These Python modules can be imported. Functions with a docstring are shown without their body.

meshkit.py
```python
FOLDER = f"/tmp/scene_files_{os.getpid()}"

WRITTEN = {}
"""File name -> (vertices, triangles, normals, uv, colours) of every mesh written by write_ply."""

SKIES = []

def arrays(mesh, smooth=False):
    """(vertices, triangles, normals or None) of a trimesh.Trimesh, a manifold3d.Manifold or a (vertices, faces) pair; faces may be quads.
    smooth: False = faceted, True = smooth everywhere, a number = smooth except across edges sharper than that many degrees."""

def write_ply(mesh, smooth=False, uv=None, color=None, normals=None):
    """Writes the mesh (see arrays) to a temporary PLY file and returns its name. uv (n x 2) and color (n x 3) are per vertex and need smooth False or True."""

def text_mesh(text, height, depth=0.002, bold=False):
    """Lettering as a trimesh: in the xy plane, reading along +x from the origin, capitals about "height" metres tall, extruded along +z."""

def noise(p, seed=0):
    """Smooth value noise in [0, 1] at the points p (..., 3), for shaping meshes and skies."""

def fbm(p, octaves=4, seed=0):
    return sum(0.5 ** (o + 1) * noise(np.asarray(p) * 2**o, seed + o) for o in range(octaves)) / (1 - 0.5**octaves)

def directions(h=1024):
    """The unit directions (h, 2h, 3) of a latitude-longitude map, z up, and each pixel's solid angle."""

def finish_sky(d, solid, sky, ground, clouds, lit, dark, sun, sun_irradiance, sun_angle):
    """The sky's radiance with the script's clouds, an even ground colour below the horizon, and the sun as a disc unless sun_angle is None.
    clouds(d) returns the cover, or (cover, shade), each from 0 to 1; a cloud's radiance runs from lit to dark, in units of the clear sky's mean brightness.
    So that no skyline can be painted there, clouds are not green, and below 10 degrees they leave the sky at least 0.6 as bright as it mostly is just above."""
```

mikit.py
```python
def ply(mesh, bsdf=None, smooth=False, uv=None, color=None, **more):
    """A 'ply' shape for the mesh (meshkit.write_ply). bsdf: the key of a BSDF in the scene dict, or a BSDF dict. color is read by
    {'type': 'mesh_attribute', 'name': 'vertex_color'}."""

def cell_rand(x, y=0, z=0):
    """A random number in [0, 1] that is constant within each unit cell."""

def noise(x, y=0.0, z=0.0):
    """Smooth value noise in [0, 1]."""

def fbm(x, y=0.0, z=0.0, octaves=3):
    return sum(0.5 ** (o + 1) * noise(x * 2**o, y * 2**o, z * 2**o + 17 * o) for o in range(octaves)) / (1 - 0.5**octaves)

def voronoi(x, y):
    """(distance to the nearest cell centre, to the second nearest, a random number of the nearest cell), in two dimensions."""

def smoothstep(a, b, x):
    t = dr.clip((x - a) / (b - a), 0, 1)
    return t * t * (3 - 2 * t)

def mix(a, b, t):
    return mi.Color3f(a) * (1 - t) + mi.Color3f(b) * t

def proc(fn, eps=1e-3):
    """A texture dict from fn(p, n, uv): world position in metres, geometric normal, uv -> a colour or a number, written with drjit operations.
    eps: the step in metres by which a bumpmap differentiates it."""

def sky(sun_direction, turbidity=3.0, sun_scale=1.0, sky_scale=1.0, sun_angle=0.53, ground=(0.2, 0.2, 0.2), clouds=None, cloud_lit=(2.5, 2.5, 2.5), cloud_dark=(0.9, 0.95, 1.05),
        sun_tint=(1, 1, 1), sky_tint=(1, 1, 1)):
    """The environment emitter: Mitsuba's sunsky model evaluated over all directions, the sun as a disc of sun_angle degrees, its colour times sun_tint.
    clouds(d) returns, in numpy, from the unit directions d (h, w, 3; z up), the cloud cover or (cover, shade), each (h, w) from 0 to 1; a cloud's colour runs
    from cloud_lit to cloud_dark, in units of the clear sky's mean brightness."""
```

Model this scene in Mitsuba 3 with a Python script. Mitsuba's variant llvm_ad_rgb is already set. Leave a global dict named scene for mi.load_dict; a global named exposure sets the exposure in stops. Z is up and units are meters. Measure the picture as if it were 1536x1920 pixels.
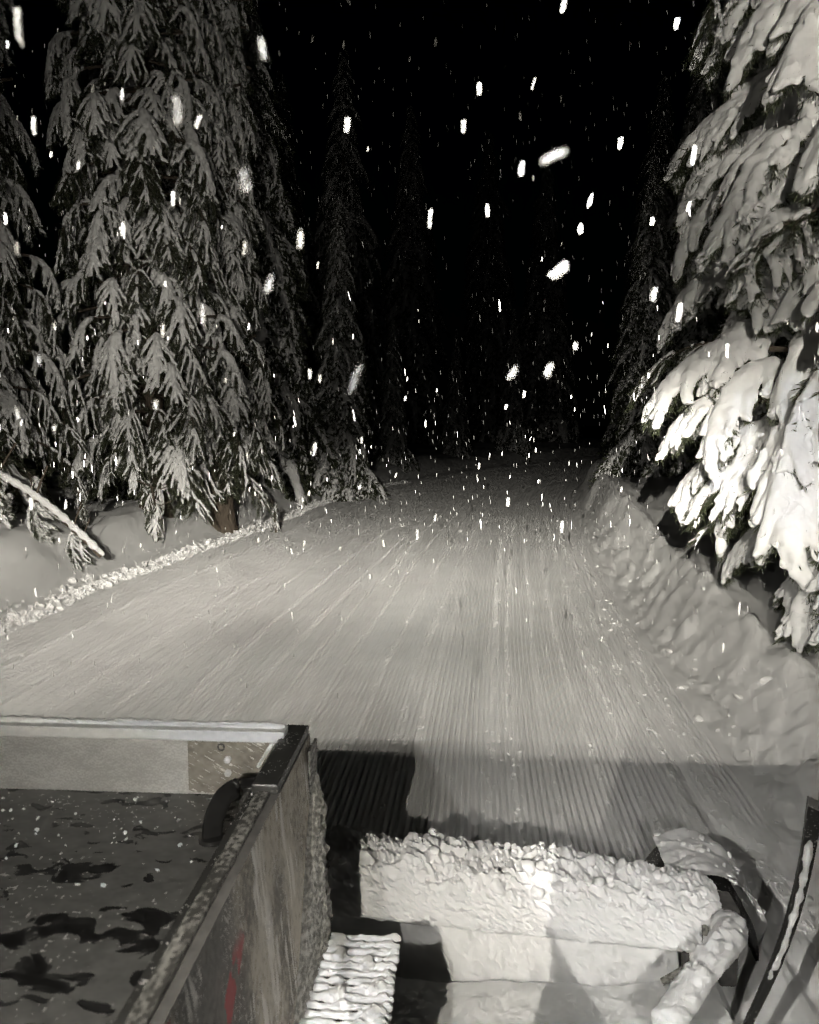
import math
import numpy as np
import trimesh
import drjit as dr
import mitsuba as mi
import mikit
import meshkit

T = mi.ScalarTransform4f
scene, labels = {}, {}
exposure = 0.0

# ------------------------------------------------------------------ camera
CAM = np.array([0.0, 0.0, 2.4])
YAW, PITCH = math.radians(3.8), math.radians(5.93)
FWD = np.array([-math.sin(YAW) * math.cos(PITCH), math.cos(YAW) * math.cos(PITCH), -math.sin(PITCH)])
scene['camera'] = {'type': 'thinlens', 'fov': 53.0, 'fov_axis': 'x', 'aperture_radius': 0.0038, 'focus_distance': 6.0,
                   'near_clip': 0.05, 'far_clip': 2000.0,
                   'to_world': T().look_at(origin=CAM.tolist(), target=(CAM + FWD).tolist(), up=[0, 0, 1])}

# ------------------------------------------------------------------ night sky and the work lamps of the machine, all out of view
sky = mikit.sky([0.3, -0.6, 0.25], turbidity=3, sun_scale=0.0, sky_scale=0.0015)
sky['sampling_weight'] = 0.3
scene['sky'] = sky


def spot(key, origin, target, power, cutoff, beam, tint=(1.0, 0.95, 0.85)):
    scene[key] = {'type': 'spot', 'to_world': T().look_at(origin=list(origin), target=list(target), up=[0, 0.02, 1]),
                  'intensity': {'type': 'rgb', 'value': [power * t for t in tint]}, 'cutoff_angle': float(cutoff), 'beam_width': float(beam)}


ROOF_Y, ROOF_Z = -1.2, 3.40
WARM, COOL = (1.0, 0.945, 0.83), (1.0, 0.97, 0.9)
ROOF_LAMPS = [(-1.7, -24, 'left'), (-0.9, -9, 'middle'), (0.1, 4, 'middle'), (0.9, 20, 'right')]     # x, bearing in degrees; unseen lamps lighting trail and trees


def bearing(o, az, el):
    az, el = math.radians(az), math.radians(el)
    return (o[0] + math.sin(az) * math.cos(el), o[1] + math.cos(az) * math.cos(el), o[2] + math.sin(el))


NB = 0


def beams(o, rows):
    """One unseen lamp: spots fanned out to light trail and trees (bearing, elevation, power, cutoff, beam width)."""
    global NB
    for az, el, power, cutoff, beam in rows:
        spot(f'beam_{NB}', (o[0], o[1], o[2] + 0.006 * (NB % 5 - 2)), bearing(o, az, el), power * 1.15, cutoff, beam, WARM)
        NB += 1


LO = [(x, ROOF_Y + 0.02, ROOF_Z) for x, _, _ in ROOF_LAMPS]
beams(LO[0], [(-26, -10, 330, 8, 2), (-18, -3, 60, 8, 2), (-18, -18, 135, 14, 3), (-18, -14, 134, 11, 2), (-18, -8, 190, 8, 2), (-16, 5, 78, 11, 3), (-13, -18, 34, 14, 3), (-13, -14, 95, 11, 2), (-13, -11, 64, 8, 2), (-14, 0, 105, 10, 3), (-14, 6, 80, 12, 3)])
beams(LO[1], [(-13, -11, 469, 8, 2), (-13, 20, 92, 15, 4), (-8, -18, 148, 14, 3), (-8, -14, 97, 11, 2), (-8, -11, 449, 8, 2), (-3, -18, 59, 14, 3), (-3, -11, 670, 8, 2), (2, -11, 203, 8, 2), (2, -8, 162, 8, 2)])
beams(LO[2], [(0, -18, 104, 14, 3), (0, -14, 99, 11, 2), (0, -11, 540, 8, 2), (6, -18, 71, 14, 3), (6, -14, 60, 11, 2), (6, -11, 508, 8, 2), (6, -8, 425, 8, 2), (12, -14, 130, 11, 2), (11, -8, 260, 7, 2)])
beams(LO[3], [(10, -24, 51, 22, 4), (11, 2, 75, 11, 3), (12, -8.5, 330, 8, 2), (17, -15, 45, 10, 2), (16, 20, 105, 15, 4), (24, -2, 30, 13, 4), (19, 13, 150, 13, 3)])
B1 = (-0.68, -0.10, 2.10)
B2 = (0.50, -0.10, 2.10)
B3 = (-0.95, -0.10, 2.62)
spot('beam_bed', B1, (-0.2, 3.6, 0.35), 31.0, 60, 14, WARM)  # lamp out of view, placed to light bed, step and tiller
spot('beam_tiller', B2, bearing(B2, -8, -31), 19.0, 25, 13, COOL)  # lamp out of view, placed to light tiller and side board
spot('beam_side', B3, (2.2, 4.3, 0.0), 46.0, 27, 8, COOL)  # lamp out of view, placed to light the right foreground


# ------------------------------------------------------------------ helpers
def ref(k):
    return {'type': 'ref', 'id': k}


def put(key, mesh, bsdf, smooth=False, **k):
    scene[key] = mikit.ply(mesh, bsdf, smooth=smooth, **k)
    return key


def tag(key, label=None, category=None, group=None, kind=None):
    d = {}
    for a, b in (('label', label), ('category', category), ('group', group), ('kind', kind)):
        if b:
            d[a] = b
    labels[key] = d


USED = {}


def num(base):
    n = USED.get(base, 0)
    USED[base] = n + 1
    return base if n == 0 else f'{base}_{n:03d}'


def box(x0, x1, y0, y1, z0, z1, ch=0.0):
    m = trimesh.creation.box(bounds=[[x0, y0, z0], [x1, y1, z1]])
    if ch:
        import manifold3d as m3
        s = m3.Manifold.sphere(ch, 8)
        pts = [s.translate((x, y, z)) for x in (x0 + ch, x1 - ch) for y in (y0 + ch, y1 - ch) for z in (z0 + ch, z1 - ch)]
        g = m3.Manifold.batch_hull(pts).to_mesh()
        m = trimesh.Trimesh(np.array(g.vert_properties[:, :3]), np.array(g.tri_verts), process=False)
    return m


def grid_mesh(P):
    n, m = P.shape[:2]
    i = np.arange((n - 1) * m).reshape(n - 1, m)[:, :-1]
    f = np.stack([i, i + m, i + m + 1, i + 1], -1).reshape(-1, 4)
    f = np.vstack([f[:, [0, 1, 2]], f[:, [0, 2, 3]]])
    return trimesh.Trimesh(P.reshape(-1, 3), f, process=False)


def tube(points, radii, sides=6, caps=True):
    p = np.asarray(points, float)
    r = np.broadcast_to(radii, (len(p),))
    t = np.gradient(p, axis=0)
    t /= np.linalg.norm(t, axis=1, keepdims=True) + 1e-9
    up = np.array([0, 0, 1.0]) if abs(t[0, 2]) < 0.8 else np.array([1.0, 0, 0])
    a = np.cross(t, up)
    a /= np.linalg.norm(a, axis=1, keepdims=True) + 1e-9
    b = np.cross(t, a)
    w = np.arange(sides) * 2 * np.pi / sides
    v = p[:, None] + r[:, None, None] * (np.cos(w)[None, :, None] * a[:, None] + np.sin(w)[None, :, None] * b[:, None])
    i, j = np.meshgrid(np.arange(len(p) - 1), np.arange(sides), indexing='ij')
    q = np.stack([i * sides + j, i * sides + (j + 1) % sides, (i + 1) * sides + (j + 1) % sides, (i + 1) * sides + j], -1).reshape(-1, 4)
    f = np.vstack([q[:, [0, 1, 2]], q[:, [0, 2, 3]]])
    v = v.reshape(-1, 3)
    if caps:
        n = len(v)
        v = np.vstack([v, p[:1], p[-1:]])
        k = np.arange(sides)
        e = (len(p) - 1) * sides
        f = np.vstack([f, np.stack([k * 0 + n, (k + 1) % sides, k], 1), np.stack([k * 0 + n + 1, e + k, e + (k + 1) % sides], 1)])
    return trimesh.Trimesh(v, f[:, ::-1], process=False)


def cat(ms):
    return trimesh.util.concatenate(ms)


def sstep(a, b, x):
    t = np.clip((np.asarray(x, float) - a) / (b - a), 0, 1)
    return t * t * (3 - 2 * t)


def lump(seed, sub=1, rough=0.35):
    m = trimesh.creation.icosphere(subdivisions=sub)
    v = np.array(m.vertices)
    d = 1 + rough * 2 * (meshkit.noise(v * 1.3 + seed * 7.1, seed) - 0.5) + rough * (meshkit.noise(v * 3.1 + seed, seed + 5) - 0.5)
    return trimesh.Trimesh(v * d[:, None], m.faces, process=False)


def scatter(protos, pos, size, rng, squash=(1, 1, 1)):
    """One mesh of many turned and scaled copies."""
    V, Fc, at = [], [], 0
    which = rng.integers(0, len(protos), len(pos))
    for k, pm in enumerate(protos):
        idx = np.nonzero(which == k)[0]
        if not len(idx):
            continue
        a = rng.uniform(0, 2 * np.pi, len(idx))
        b = rng.uniform(-0.9, 0.9, len(idx))
        v = np.array(pm.vertices) * squash
        ca, sa, cb, sb = np.cos(a), np.sin(a), np.cos(b), np.sin(b)
        x = v[None, :, 0] * cb[:, None] + v[None, :, 2] * sb[:, None]
        z = -v[None, :, 0] * sb[:, None] + v[None, :, 2] * cb[:, None]
        y = np.broadcast_to(v[None, :, 1], x.shape)
        w = np.stack([x * ca[:, None] - y * sa[:, None], x * sa[:, None] + y * ca[:, None], z], -1) * size[idx][:, None, None] + pos[idx][:, None]
        V.append(w.reshape(-1, 3))
        Fc.append((np.array(pm.faces)[None] + (np.arange(len(idx)) * len(v))[:, None, None] + at).reshape(-1, 3))
        at += len(idx) * len(v)
    return trimesh.Trimesh(np.vstack(V), np.vstack(Fc), process=False)


def nets(F, iso, org, h):
    """Naive surface nets: the iso surface of a sampled field as a triangle mesh."""
    S = F > iso
    nx, ny, nz = F.shape
    c = [(i, j, k) for i in (0, 1) for j in (0, 1) for k in (0, 1)]
    cnt = sum(S[i:nx - 1 + i, j:ny - 1 + j, k:nz - 1 + k].astype(np.int8) for i, j, k in c)
    act = np.argwhere((cnt > 0) & (cnt < 8))
    vid = np.full((nx - 1, ny - 1, nz - 1), -1, np.int64)
    vid[tuple(act.T)] = np.arange(len(act))
    acc, n = np.zeros((len(act), 3)), np.zeros(len(act))
    for a in c:
        for ax in range(3):
            if a[ax]:
                continue
            b = list(a)
            b[ax] = 1
            fa, fb = F[tuple((act + a).T)], F[tuple((act + b).T)]
            x = (fa > iso) != (fb > iso)
            t = np.where(x, (iso - fa) / np.where(x, fb - fa, 1), 0)
            p = np.broadcast_to(np.array(a, float), (len(act), 3)).copy()
            p[:, ax] += t
            acc += np.where(x[:, None], p, 0)
            n += x
    V = (act + acc / n[:, None]) * h + org
    Q = []
    for ax in range(3):
        sl0, sl1 = [slice(None)] * 3, [slice(None)] * 3
        sl0[ax], sl1[ax] = slice(0, -1), slice(1, None)
        d = S[tuple(sl0)].astype(np.int8) - S[tuple(sl1)].astype(np.int8)
        o1, o2 = [(1, 2), (2, 0), (0, 1)][ax]
        e = np.argwhere(d != 0)
        lim = np.array(vid.shape)
        e = e[(e[:, o1] > 0) & (e[:, o2] > 0) & (e[:, o1] < lim[o1]) & (e[:, o2] < lim[o2])]
        s = d[tuple(e.T)]
        u1, u2 = np.zeros(3, int), np.zeros(3, int)
        u1[o1], u2[o2] = 1, 1
        q = np.stack([vid[tuple((e - u1 - u2).T)], vid[tuple((e - u2).T)], vid[tuple(e.T)], vid[tuple((e - u1).T)]], 1)
        q[s < 0] = q[s < 0][:, ::-1]
        Q.append(q)
    q = np.vstack(Q)
    return trimesh.Trimesh(V, np.vstack([q[:, [0, 1, 2]], q[:, [0, 2, 3]]]), process=False)


def whole(m):
    return max(m.split(only_watertight=False), key=lambda c: len(c.faces))


def blob_mesh(caps, h, rough=0.3, seed=0, freq=9.0):
    """Snow laid along capsules (x0,y0,z0,r0,x1,y1,z1,r1), merged into one soft body."""
    caps = np.asarray(caps, float)
    A, ra, B, rb = caps[:, :3], caps[:, 3], caps[:, 4:7], caps[:, 7]
    R = 2.0 * np.maximum(ra, rb)
    lo = np.minimum(A, B).min(0) - R.max() - 2 * h
    hi = np.maximum(A, B).max(0) + R.max() + 2 * h
    n = np.ceil((hi - lo) / h).astype(int) + 1
    F = np.zeros(n)
    for a, b, r0, r1, rr in zip(A, B, ra, rb, R):
        i0 = np.maximum(((np.minimum(a, b) - rr - lo) / h).astype(int), 0)
        i1 = np.minimum(((np.maximum(a, b) + rr - lo) / h).astype(int) + 2, n)
        g = [lo[k] + h * np.arange(i0[k], i1[k]) for k in range(3)]
        X, Y, Z = g[0][:, None, None] - a[0], g[1][None, :, None] - a[1], g[2][None, None, :] - a[2]
        d = b - a
        t = np.clip((X * d[0] + Y * d[1] + Z * d[2]) / max(d @ d, 1e-9), 0, 1)
        q2 = ((X - t * d[0]) ** 2 + (Y - t * d[1]) ** 2 + (Z - t * d[2]) ** 2) / (r0 + t * (r1 - r0)) ** 2
        w = np.maximum(0, 1 - q2 / 4) ** 2
        F[i0[0]:i1[0], i0[1]:i1[1], i0[2]:i1[2]] += w
    on = np.argwhere(F > 0.2)
    F[tuple(on.T)] += rough * (meshkit.fbm((on * h + lo) * freq, 2, seed) - 0.5)
    return nets(F, 0.5625, lo, h)


# ------------------------------------------------------------------ materials
def snow_fn(p, n, uv):
    a = mikit.fbm(p.x * 3.1, p.y * 3.1, p.z * 3.1, 2)
    return mi.Color3f(0.80, 0.80, 0.795) + mi.Color3f(0.09) * (a - 0.5)


def grain_fn(p, n, uv):
    return mikit.noise(p.x * 95, p.y * 95, p.z * 95) * 0.6 + mikit.noise(p.x * 30, p.y * 30, p.z * 30)


def soft_fn(p, n, uv):
    return mikit.noise(p.x * 55, p.y * 55, p.z * 55) * 0.35 + mikit.noise(p.x * 17, p.y * 17, p.z * 17)


SNOWC = mikit.proc(snow_fn)
scene['m_snow'] = {'type': 'twosided', 'nested': {'type': 'bumpmap', 'scale': 0.0028, 'tex': mikit.proc(grain_fn, 2e-3), 'bsdf': {'type': 'diffuse', 'reflectance': SNOWC}}}
scene['m_snow_soft'] = {'type': 'twosided', 'nested': {'type': 'bumpmap', 'scale': 0.006, 'tex': mikit.proc(soft_fn, 3e-3), 'bsdf': {'type': 'diffuse', 'reflectance': SNOWC}}}
scene['m_snow_rough'] = {'type': 'twosided', 'nested': {'type': 'bumpmap', 'scale': 0.010, 'tex': mikit.proc(lambda p, n, uv: mikit.fbm(p.x * 75, p.y * 75, p.z * 75, 3), 2e-3), 'bsdf': {'type': 'diffuse', 'reflectance': SNOWC}}}
scene['m_crumb'] = {'type': 'twosided', 'nested': {'type': 'diffuse', 'reflectance': {'type': 'rgb', 'value': [0.86, 0.86, 0.855]}}}


def needle_fn(p, n, uv):
    a = mikit.noise(p.x * 14, p.y * 14, p.z * 14)
    b = mikit.noise(p.x * 60, p.y * 60, p.z * 60)
    frost = mikit.smoothstep(0.55, 0.85, b) * mikit.smoothstep(0.35, 0.6, a)
    return mikit.mix(mi.Color3f(0.045, 0.052, 0.03), mi.Color3f(0.34, 0.34, 0.31), frost * 0.8)


scene['m_needle'] = {'type': 'twosided', 'nested': {'type': 'diffuse', 'reflectance': mikit.proc(needle_fn)}}


def bark_fn(p, n, uv):
    a = mikit.fbm(p.x * 22, p.y * 22, p.z * 5, 3)
    return mikit.mix(mi.Color3f(0.045, 0.036, 0.028), mi.Color3f(0.15, 0.125, 0.10), a)


scene['m_bark'] = {'type': 'twosided', 'nested': {'type': 'bumpmap', 'scale': 0.02, 'tex': mikit.proc(lambda p, n, uv: mikit.fbm(p.x * 30, p.y * 30, p.z * 6, 2), 3e-3),
                                                'bsdf': {'type': 'diffuse', 'reflectance': mikit.proc(bark_fn)}}}


def metal_fn(p, n, uv):
    f = mikit.smoothstep(0.30, 0.80, mikit.noise(p.x * 190, p.y * 60, p.z * 190) * 0.4 + 0.6 * mikit.fbm(p.x * 14 + p.z * 3, p.y * 9, p.z * 22, 4))
    return mikit.mix(mi.Color3f(0.46, 0.46, 0.45), mi.Color3f(0.66, 0.66, 0.65), f)


def metal_rough(p, n, uv):
    return 0.34 + 0.3 * mikit.fbm(p.x * 30, p.y * 30, p.z * 40, 2)


scene['m_aluminium'] = {'type': 'twosided', 'nested': {'type': 'principled', 'base_color': mikit.proc(metal_fn), 'metallic': 0.55, 'roughness': mikit.proc(metal_rough), 'specular': 0.5}}
scene['m_rail'] = {'type': 'twosided', 'nested': {'type': 'principled', 'base_color': mikit.proc(lambda p, n, uv: mikit.mix(mi.Color3f(0.62, 0.63, 0.63), mi.Color3f(0.82, 0.82, 0.81), mikit.fbm(p.x * 60, p.y * 60, p.z * 60, 2))),
                                               'metallic': 0.25, 'roughness': 0.45, 'specular': 0.5}}


def plate_fn(p, n, uv):
    a = mikit.fbm(p.x * 45, p.y * 45, p.z * 45, 3)
    s = mikit.smoothstep(0.80, 0.86, mikit.noise(p.x * 150 + p.z * 260, p.z * 30 - p.x * 22))
    return mikit.mix(mikit.mix(mi.Color3f(0.16, 0.146, 0.122), mi.Color3f(0.36, 0.345, 0.31), a), mi.Color3f(0.7, 0.69, 0.66), s)


scene['m_plate'] = {'type': 'twosided', 'nested': {'type': 'principled', 'base_color': mikit.proc(plate_fn), 'metallic': 0.45, 'roughness': 0.42, 'specular': 0.5}}


def black_fn(p, n, uv):
    s = mikit.smoothstep(0.74, 0.8, mikit.noise(p.x * 160, p.y * 160, p.z * 160)) * mikit.smoothstep(0.45, 0.7, mikit.noise(p.x * 16, p.y * 16, p.z * 16))
    return mikit.mix(mi.Color3f(0.022, 0.022, 0.021), mi.Color3f(0.5, 0.5, 0.49), s * 0.7)


scene['m_black'] = {'type': 'twosided', 'nested': {'type': 'principled', 'base_color': mikit.proc(black_fn), 'roughness': 0.33, 'specular': 0.5}}
scene['m_wet_black'] = {'type': 'twosided', 'nested': {'type': 'principled', 'base_color': {'type': 'rgb', 'value': [0.012, 0.012, 0.012]}, 'roughness': 0.16, 'specular': 0.6}}
scene['m_dark'] = {'type': 'twosided', 'nested': {'type': 'principled', 'base_color': mikit.proc(lambda p, n, uv: mikit.mix(mi.Color3f(0.03), mi.Color3f(0.11, 0.105, 0.1), mikit.fbm(p.x * 25, p.y * 25, p.z * 25, 3))), 'roughness': 0.5, 'specular': 0.4}}


def worn_fn(p, n, uv):
    """Old painted rail: brown-grey, rubbed bright along it."""
    a = mikit.fbm(p.x * 60, p.y * 9, p.z * 60, 3)
    return mikit.mix(mi.Color3f(0.045, 0.044, 0.041), mi.Color3f(0.25, 0.245, 0.23), mikit.smoothstep(0.35, 0.75, a * 0.6 + 0.4 * mikit.noise(p.x * 120, p.y * 90, p.z * 120)))


scene['m_worn'] = {'type': 'twosided', 'nested': {'type': 'principled', 'base_color': mikit.proc(worn_fn), 'metallic': 0.3, 'roughness': 0.42, 'specular': 0.5}}


def floor_fn(p, n, uv):
    """Frozen film on a black rubber mat; holes in the film show the wet mat."""
    a = mikit.fbm(p.x * 9 + 1.1 * mikit.noise(p.x * 16, p.y * 16, 9.0), p.y * 19 + 0.9 * mikit.noise(p.x * 22, p.y * 14, 4.0), 3.0, 6)
    near = mikit.smoothstep(2.6, 1.4, p.y) * 0.16
    film = mikit.smoothstep(0.35, 0.375, a - near + 0.015)
    tone = mikit.fbm(p.x * 26, p.y * 34, 7.0, 3)
    ice = mikit.mix(mi.Color3f(0.046, 0.0465, 0.046), mi.Color3f(0.088, 0.088, 0.086), tone)
    sp = mikit.smoothstep(0.86, 0.92, mikit.noise(p.x * 95, p.y * 95, 5.0)) * mikit.smoothstep(0.45, 0.70, mikit.noise(p.x * 7, p.y * 7, 1.0))
    return mikit.mix(mikit.mix(mi.Color3f(0.008), ice, film), mi.Color3f(0.35), sp * film)


def floor_rough(p, n, uv):
    a = mikit.fbm(p.x * 9 + 1.1 * mikit.noise(p.x * 16, p.y * 16, 9.0), p.y * 19 + 0.9 * mikit.noise(p.x * 22, p.y * 14, 4.0), 3.0, 6)
    return mikit.smoothstep(0.33, 0.40, a) * 0.42 + 0.14


def floor_bump(p, n, uv):
    a = mikit.fbm(p.x * 9 + 1.1 * mikit.noise(p.x * 16, p.y * 16, 9.0), p.y * 19 + 0.9 * mikit.noise(p.x * 22, p.y * 14, 4.0), 3.0, 6)
    near = mikit.smoothstep(2.6, 1.4, p.y) * 0.16
    return mikit.smoothstep(0.33, 0.41, a - near + 0.04) + 0.25 * mikit.noise(p.x * 60, p.y * 60, 2.0)


scene['m_floor'] = {'type': 'twosided', 'nested': {'type': 'bumpmap', 'scale': 0.004, 'tex': mikit.proc(floor_bump, 1.5e-3),
                                                'bsdf': {'type': 'principled', 'base_color': mikit.proc(floor_fn), 'roughness': mikit.proc(floor_rough), 'specular': 0.5}}}


def wall_fn(p, n, uv):
    """Weathered dark side board: grime, upright scrapes, rubbed pale patches and a slanting red paint stripe."""
    y, z = p.y, p.z
    g = mikit.fbm(y * 7, z * 6, 1.0, 5)
    fine = mikit.fbm(y * 90, z * 70, 2.0, 3)
    base = mikit.mix(mi.Color3f(0.075, 0.066, 0.055), mi.Color3f(0.34, 0.31, 0.26), mikit.smoothstep(0.28, 0.72, g * 0.6 + fine * 0.4))
    dark = mikit.smoothstep(2.06, 1.90, y + 0.16 * mikit.fbm(z * 9, y * 5, 2.0, 3)) * mikit.smoothstep(1.48, 1.60, y + 0.08 * mikit.noise(z * 11, 4.0))
    base = mikit.mix(base, mi.Color3f(0.032, 0.030, 0.028) + mi.Color3f(0.05) * fine, dark * 0.8)
    scr = mikit.smoothstep(0.66, 0.78, mikit.noise(y * 75 + 2.5 * mikit.noise(z * 7, y * 3), z * 5, 4.0)) * mikit.smoothstep(0.50, 0.62, mikit.fbm(y * 9, z * 7, 9.0, 2))
    spat = mikit.smoothstep(0.72, 0.80, mikit.noise(y * 170, z * 130, 6.0)) * mikit.smoothstep(0.45, 0.65, mikit.fbm(y * 12, z * 9, 3.0, 2))
    pale = mikit.smoothstep(0.07, 0.02, dr.abs(y - 2.16 + 0.06 * mikit.fbm(z * 8, 1.0, 0.0, 2))) * mikit.smoothstep(0.42, 0.62, mikit.fbm(y * 60, z * 14, 5.0, 3))
    c = mikit.mix(base, mi.Color3f(0.55, 0.53, 0.50), dr.clip(scr * 0.7 + pale * 0.6 + spat * 0.5, 0, 1))
    s = y - 1.87 - (z - 1.12) * 1.5 + 0.07 * (mikit.fbm(z * 9, y * 4, 0.0, 3) - 0.5)
    torn = mikit.smoothstep(0.30, 0.44, mikit.fbm(y * 38, z * 22, 8.0, 3))
    red = mikit.smoothstep(0.075, 0.06, dr.abs(s)) * torn * mikit.smoothstep(1.16, 1.10, z)
    red2 = mikit.smoothstep(0.035, 0.028, dr.abs(y - 1.43 - (z - 1.28) * 0.5)) * torn
    return mikit.mix(c, mi.Color3f(0.26, 0.026, 0.032), dr.maximum(red, red2) * 0.9)


scene['m_wall'] = {'type': 'twosided', 'nested': {'type': 'bumpmap', 'scale': 0.004, 'tex': mikit.proc(lambda p, n, uv: mikit.fbm(p.y * 90, p.z * 45, 1.0, 3), 2e-3),
                                               'bsdf': {'type': 'principled', 'base_color': mikit.proc(wall_fn), 'roughness': 0.55, 'specular': 0.4}}}


def crust_fn(p, n, uv):
    a = mikit.fbm(p.x * 70, p.y * 70, p.z * 70, 3)
    return mikit.mix(mi.Color3f(0.10, 0.096, 0.085), mi.Color3f(0.36, 0.35, 0.32), mikit.smoothstep(0.25, 0.8, a))


scene['m_crust'] = {'type': 'twosided', 'nested': {'type': 'principled', 'base_color': mikit.proc(crust_fn), 'roughness': 0.3, 'specular': 0.5}}
scene['m_flake'] = {'type': 'twosided', 'nested': {'type': 'diffuse', 'reflectance': {'type': 'rgb', 'value': [0.55, 0.55, 0.54]}}}
for i in range(6):    # lacy flakes let part of the light through
    scene[f'm_flake_{i}'] = {'type': 'blendbsdf', 'weight': 0.51 + 0.04 * i, 'a': {'type': 'null'}, 'b': {'type': 'twosided', 'nested': {'type': 'diffuse', 'reflectance': {'type': 'rgb', 'value': [0.7, 0.69, 0.65]}}}}


# ------------------------------------------------------------------ terrain: the groomed trail and the snow on both sides
CY = np.array([-40, 0, 6, 12, 18.7, 25, 30, 36, 42, 50, 60, 90.0])
CX = np.array([0.0, 0, 0.0, 0.30, 0.75, 1.25, 1.95, 3.2, 5.0, 8.2, 13, 30])
CYF = np.linspace(-40, 90, 1301)
CXF = np.convolve(np.pad(np.interp(CYF, CY, CX), 30, mode='edge'), np.ones(61) / 61, mode='valid')
UL, UR = -5.5, 1.85


def cx(y):
    return np.interp(y, CYF, CXF)


def fb(x, y, f, o=3, seed=0):
    x, y = np.broadcast_arrays(np.asarray(x, float), np.asarray(y, float))
    return meshkit.fbm(np.stack([x * f, y * f, x * 0 + 0.5], -1), o, seed)


SEAMS = [(-5.28, .05), (-4.62, .09), (-4.05, .03), (-3.55, .05), (-3.02, .03), (-2.5, .05), (-1.98, .03), (-1.62, .035), (-1.28, .03),
         (-0.88, .045), (-0.52, .08), (-0.36, .035), (0.18, .075), (0.34, .05), (0.62, .03), (0.92, .055), (1.18, .07), (1.42, .09), (1.66, .12)]


def seam_amount(u, y):
    s = 0
    for k, (c, w) in enumerate(SEAMS):
        c2 = c + 0.05 * (meshkit.noise(np.stack([y * 0.35, y * 0 + k, y * 0], -1), 3) - 0.5)
        ww = w * (0.5 + 1.1 * meshkit.noise(np.stack([y * 0.8, y * 0 + k, y * 0 + 4], -1), 8))
        s = np.maximum(s, np.exp(-((u - c2) / ww) ** 2))
    return s


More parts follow.
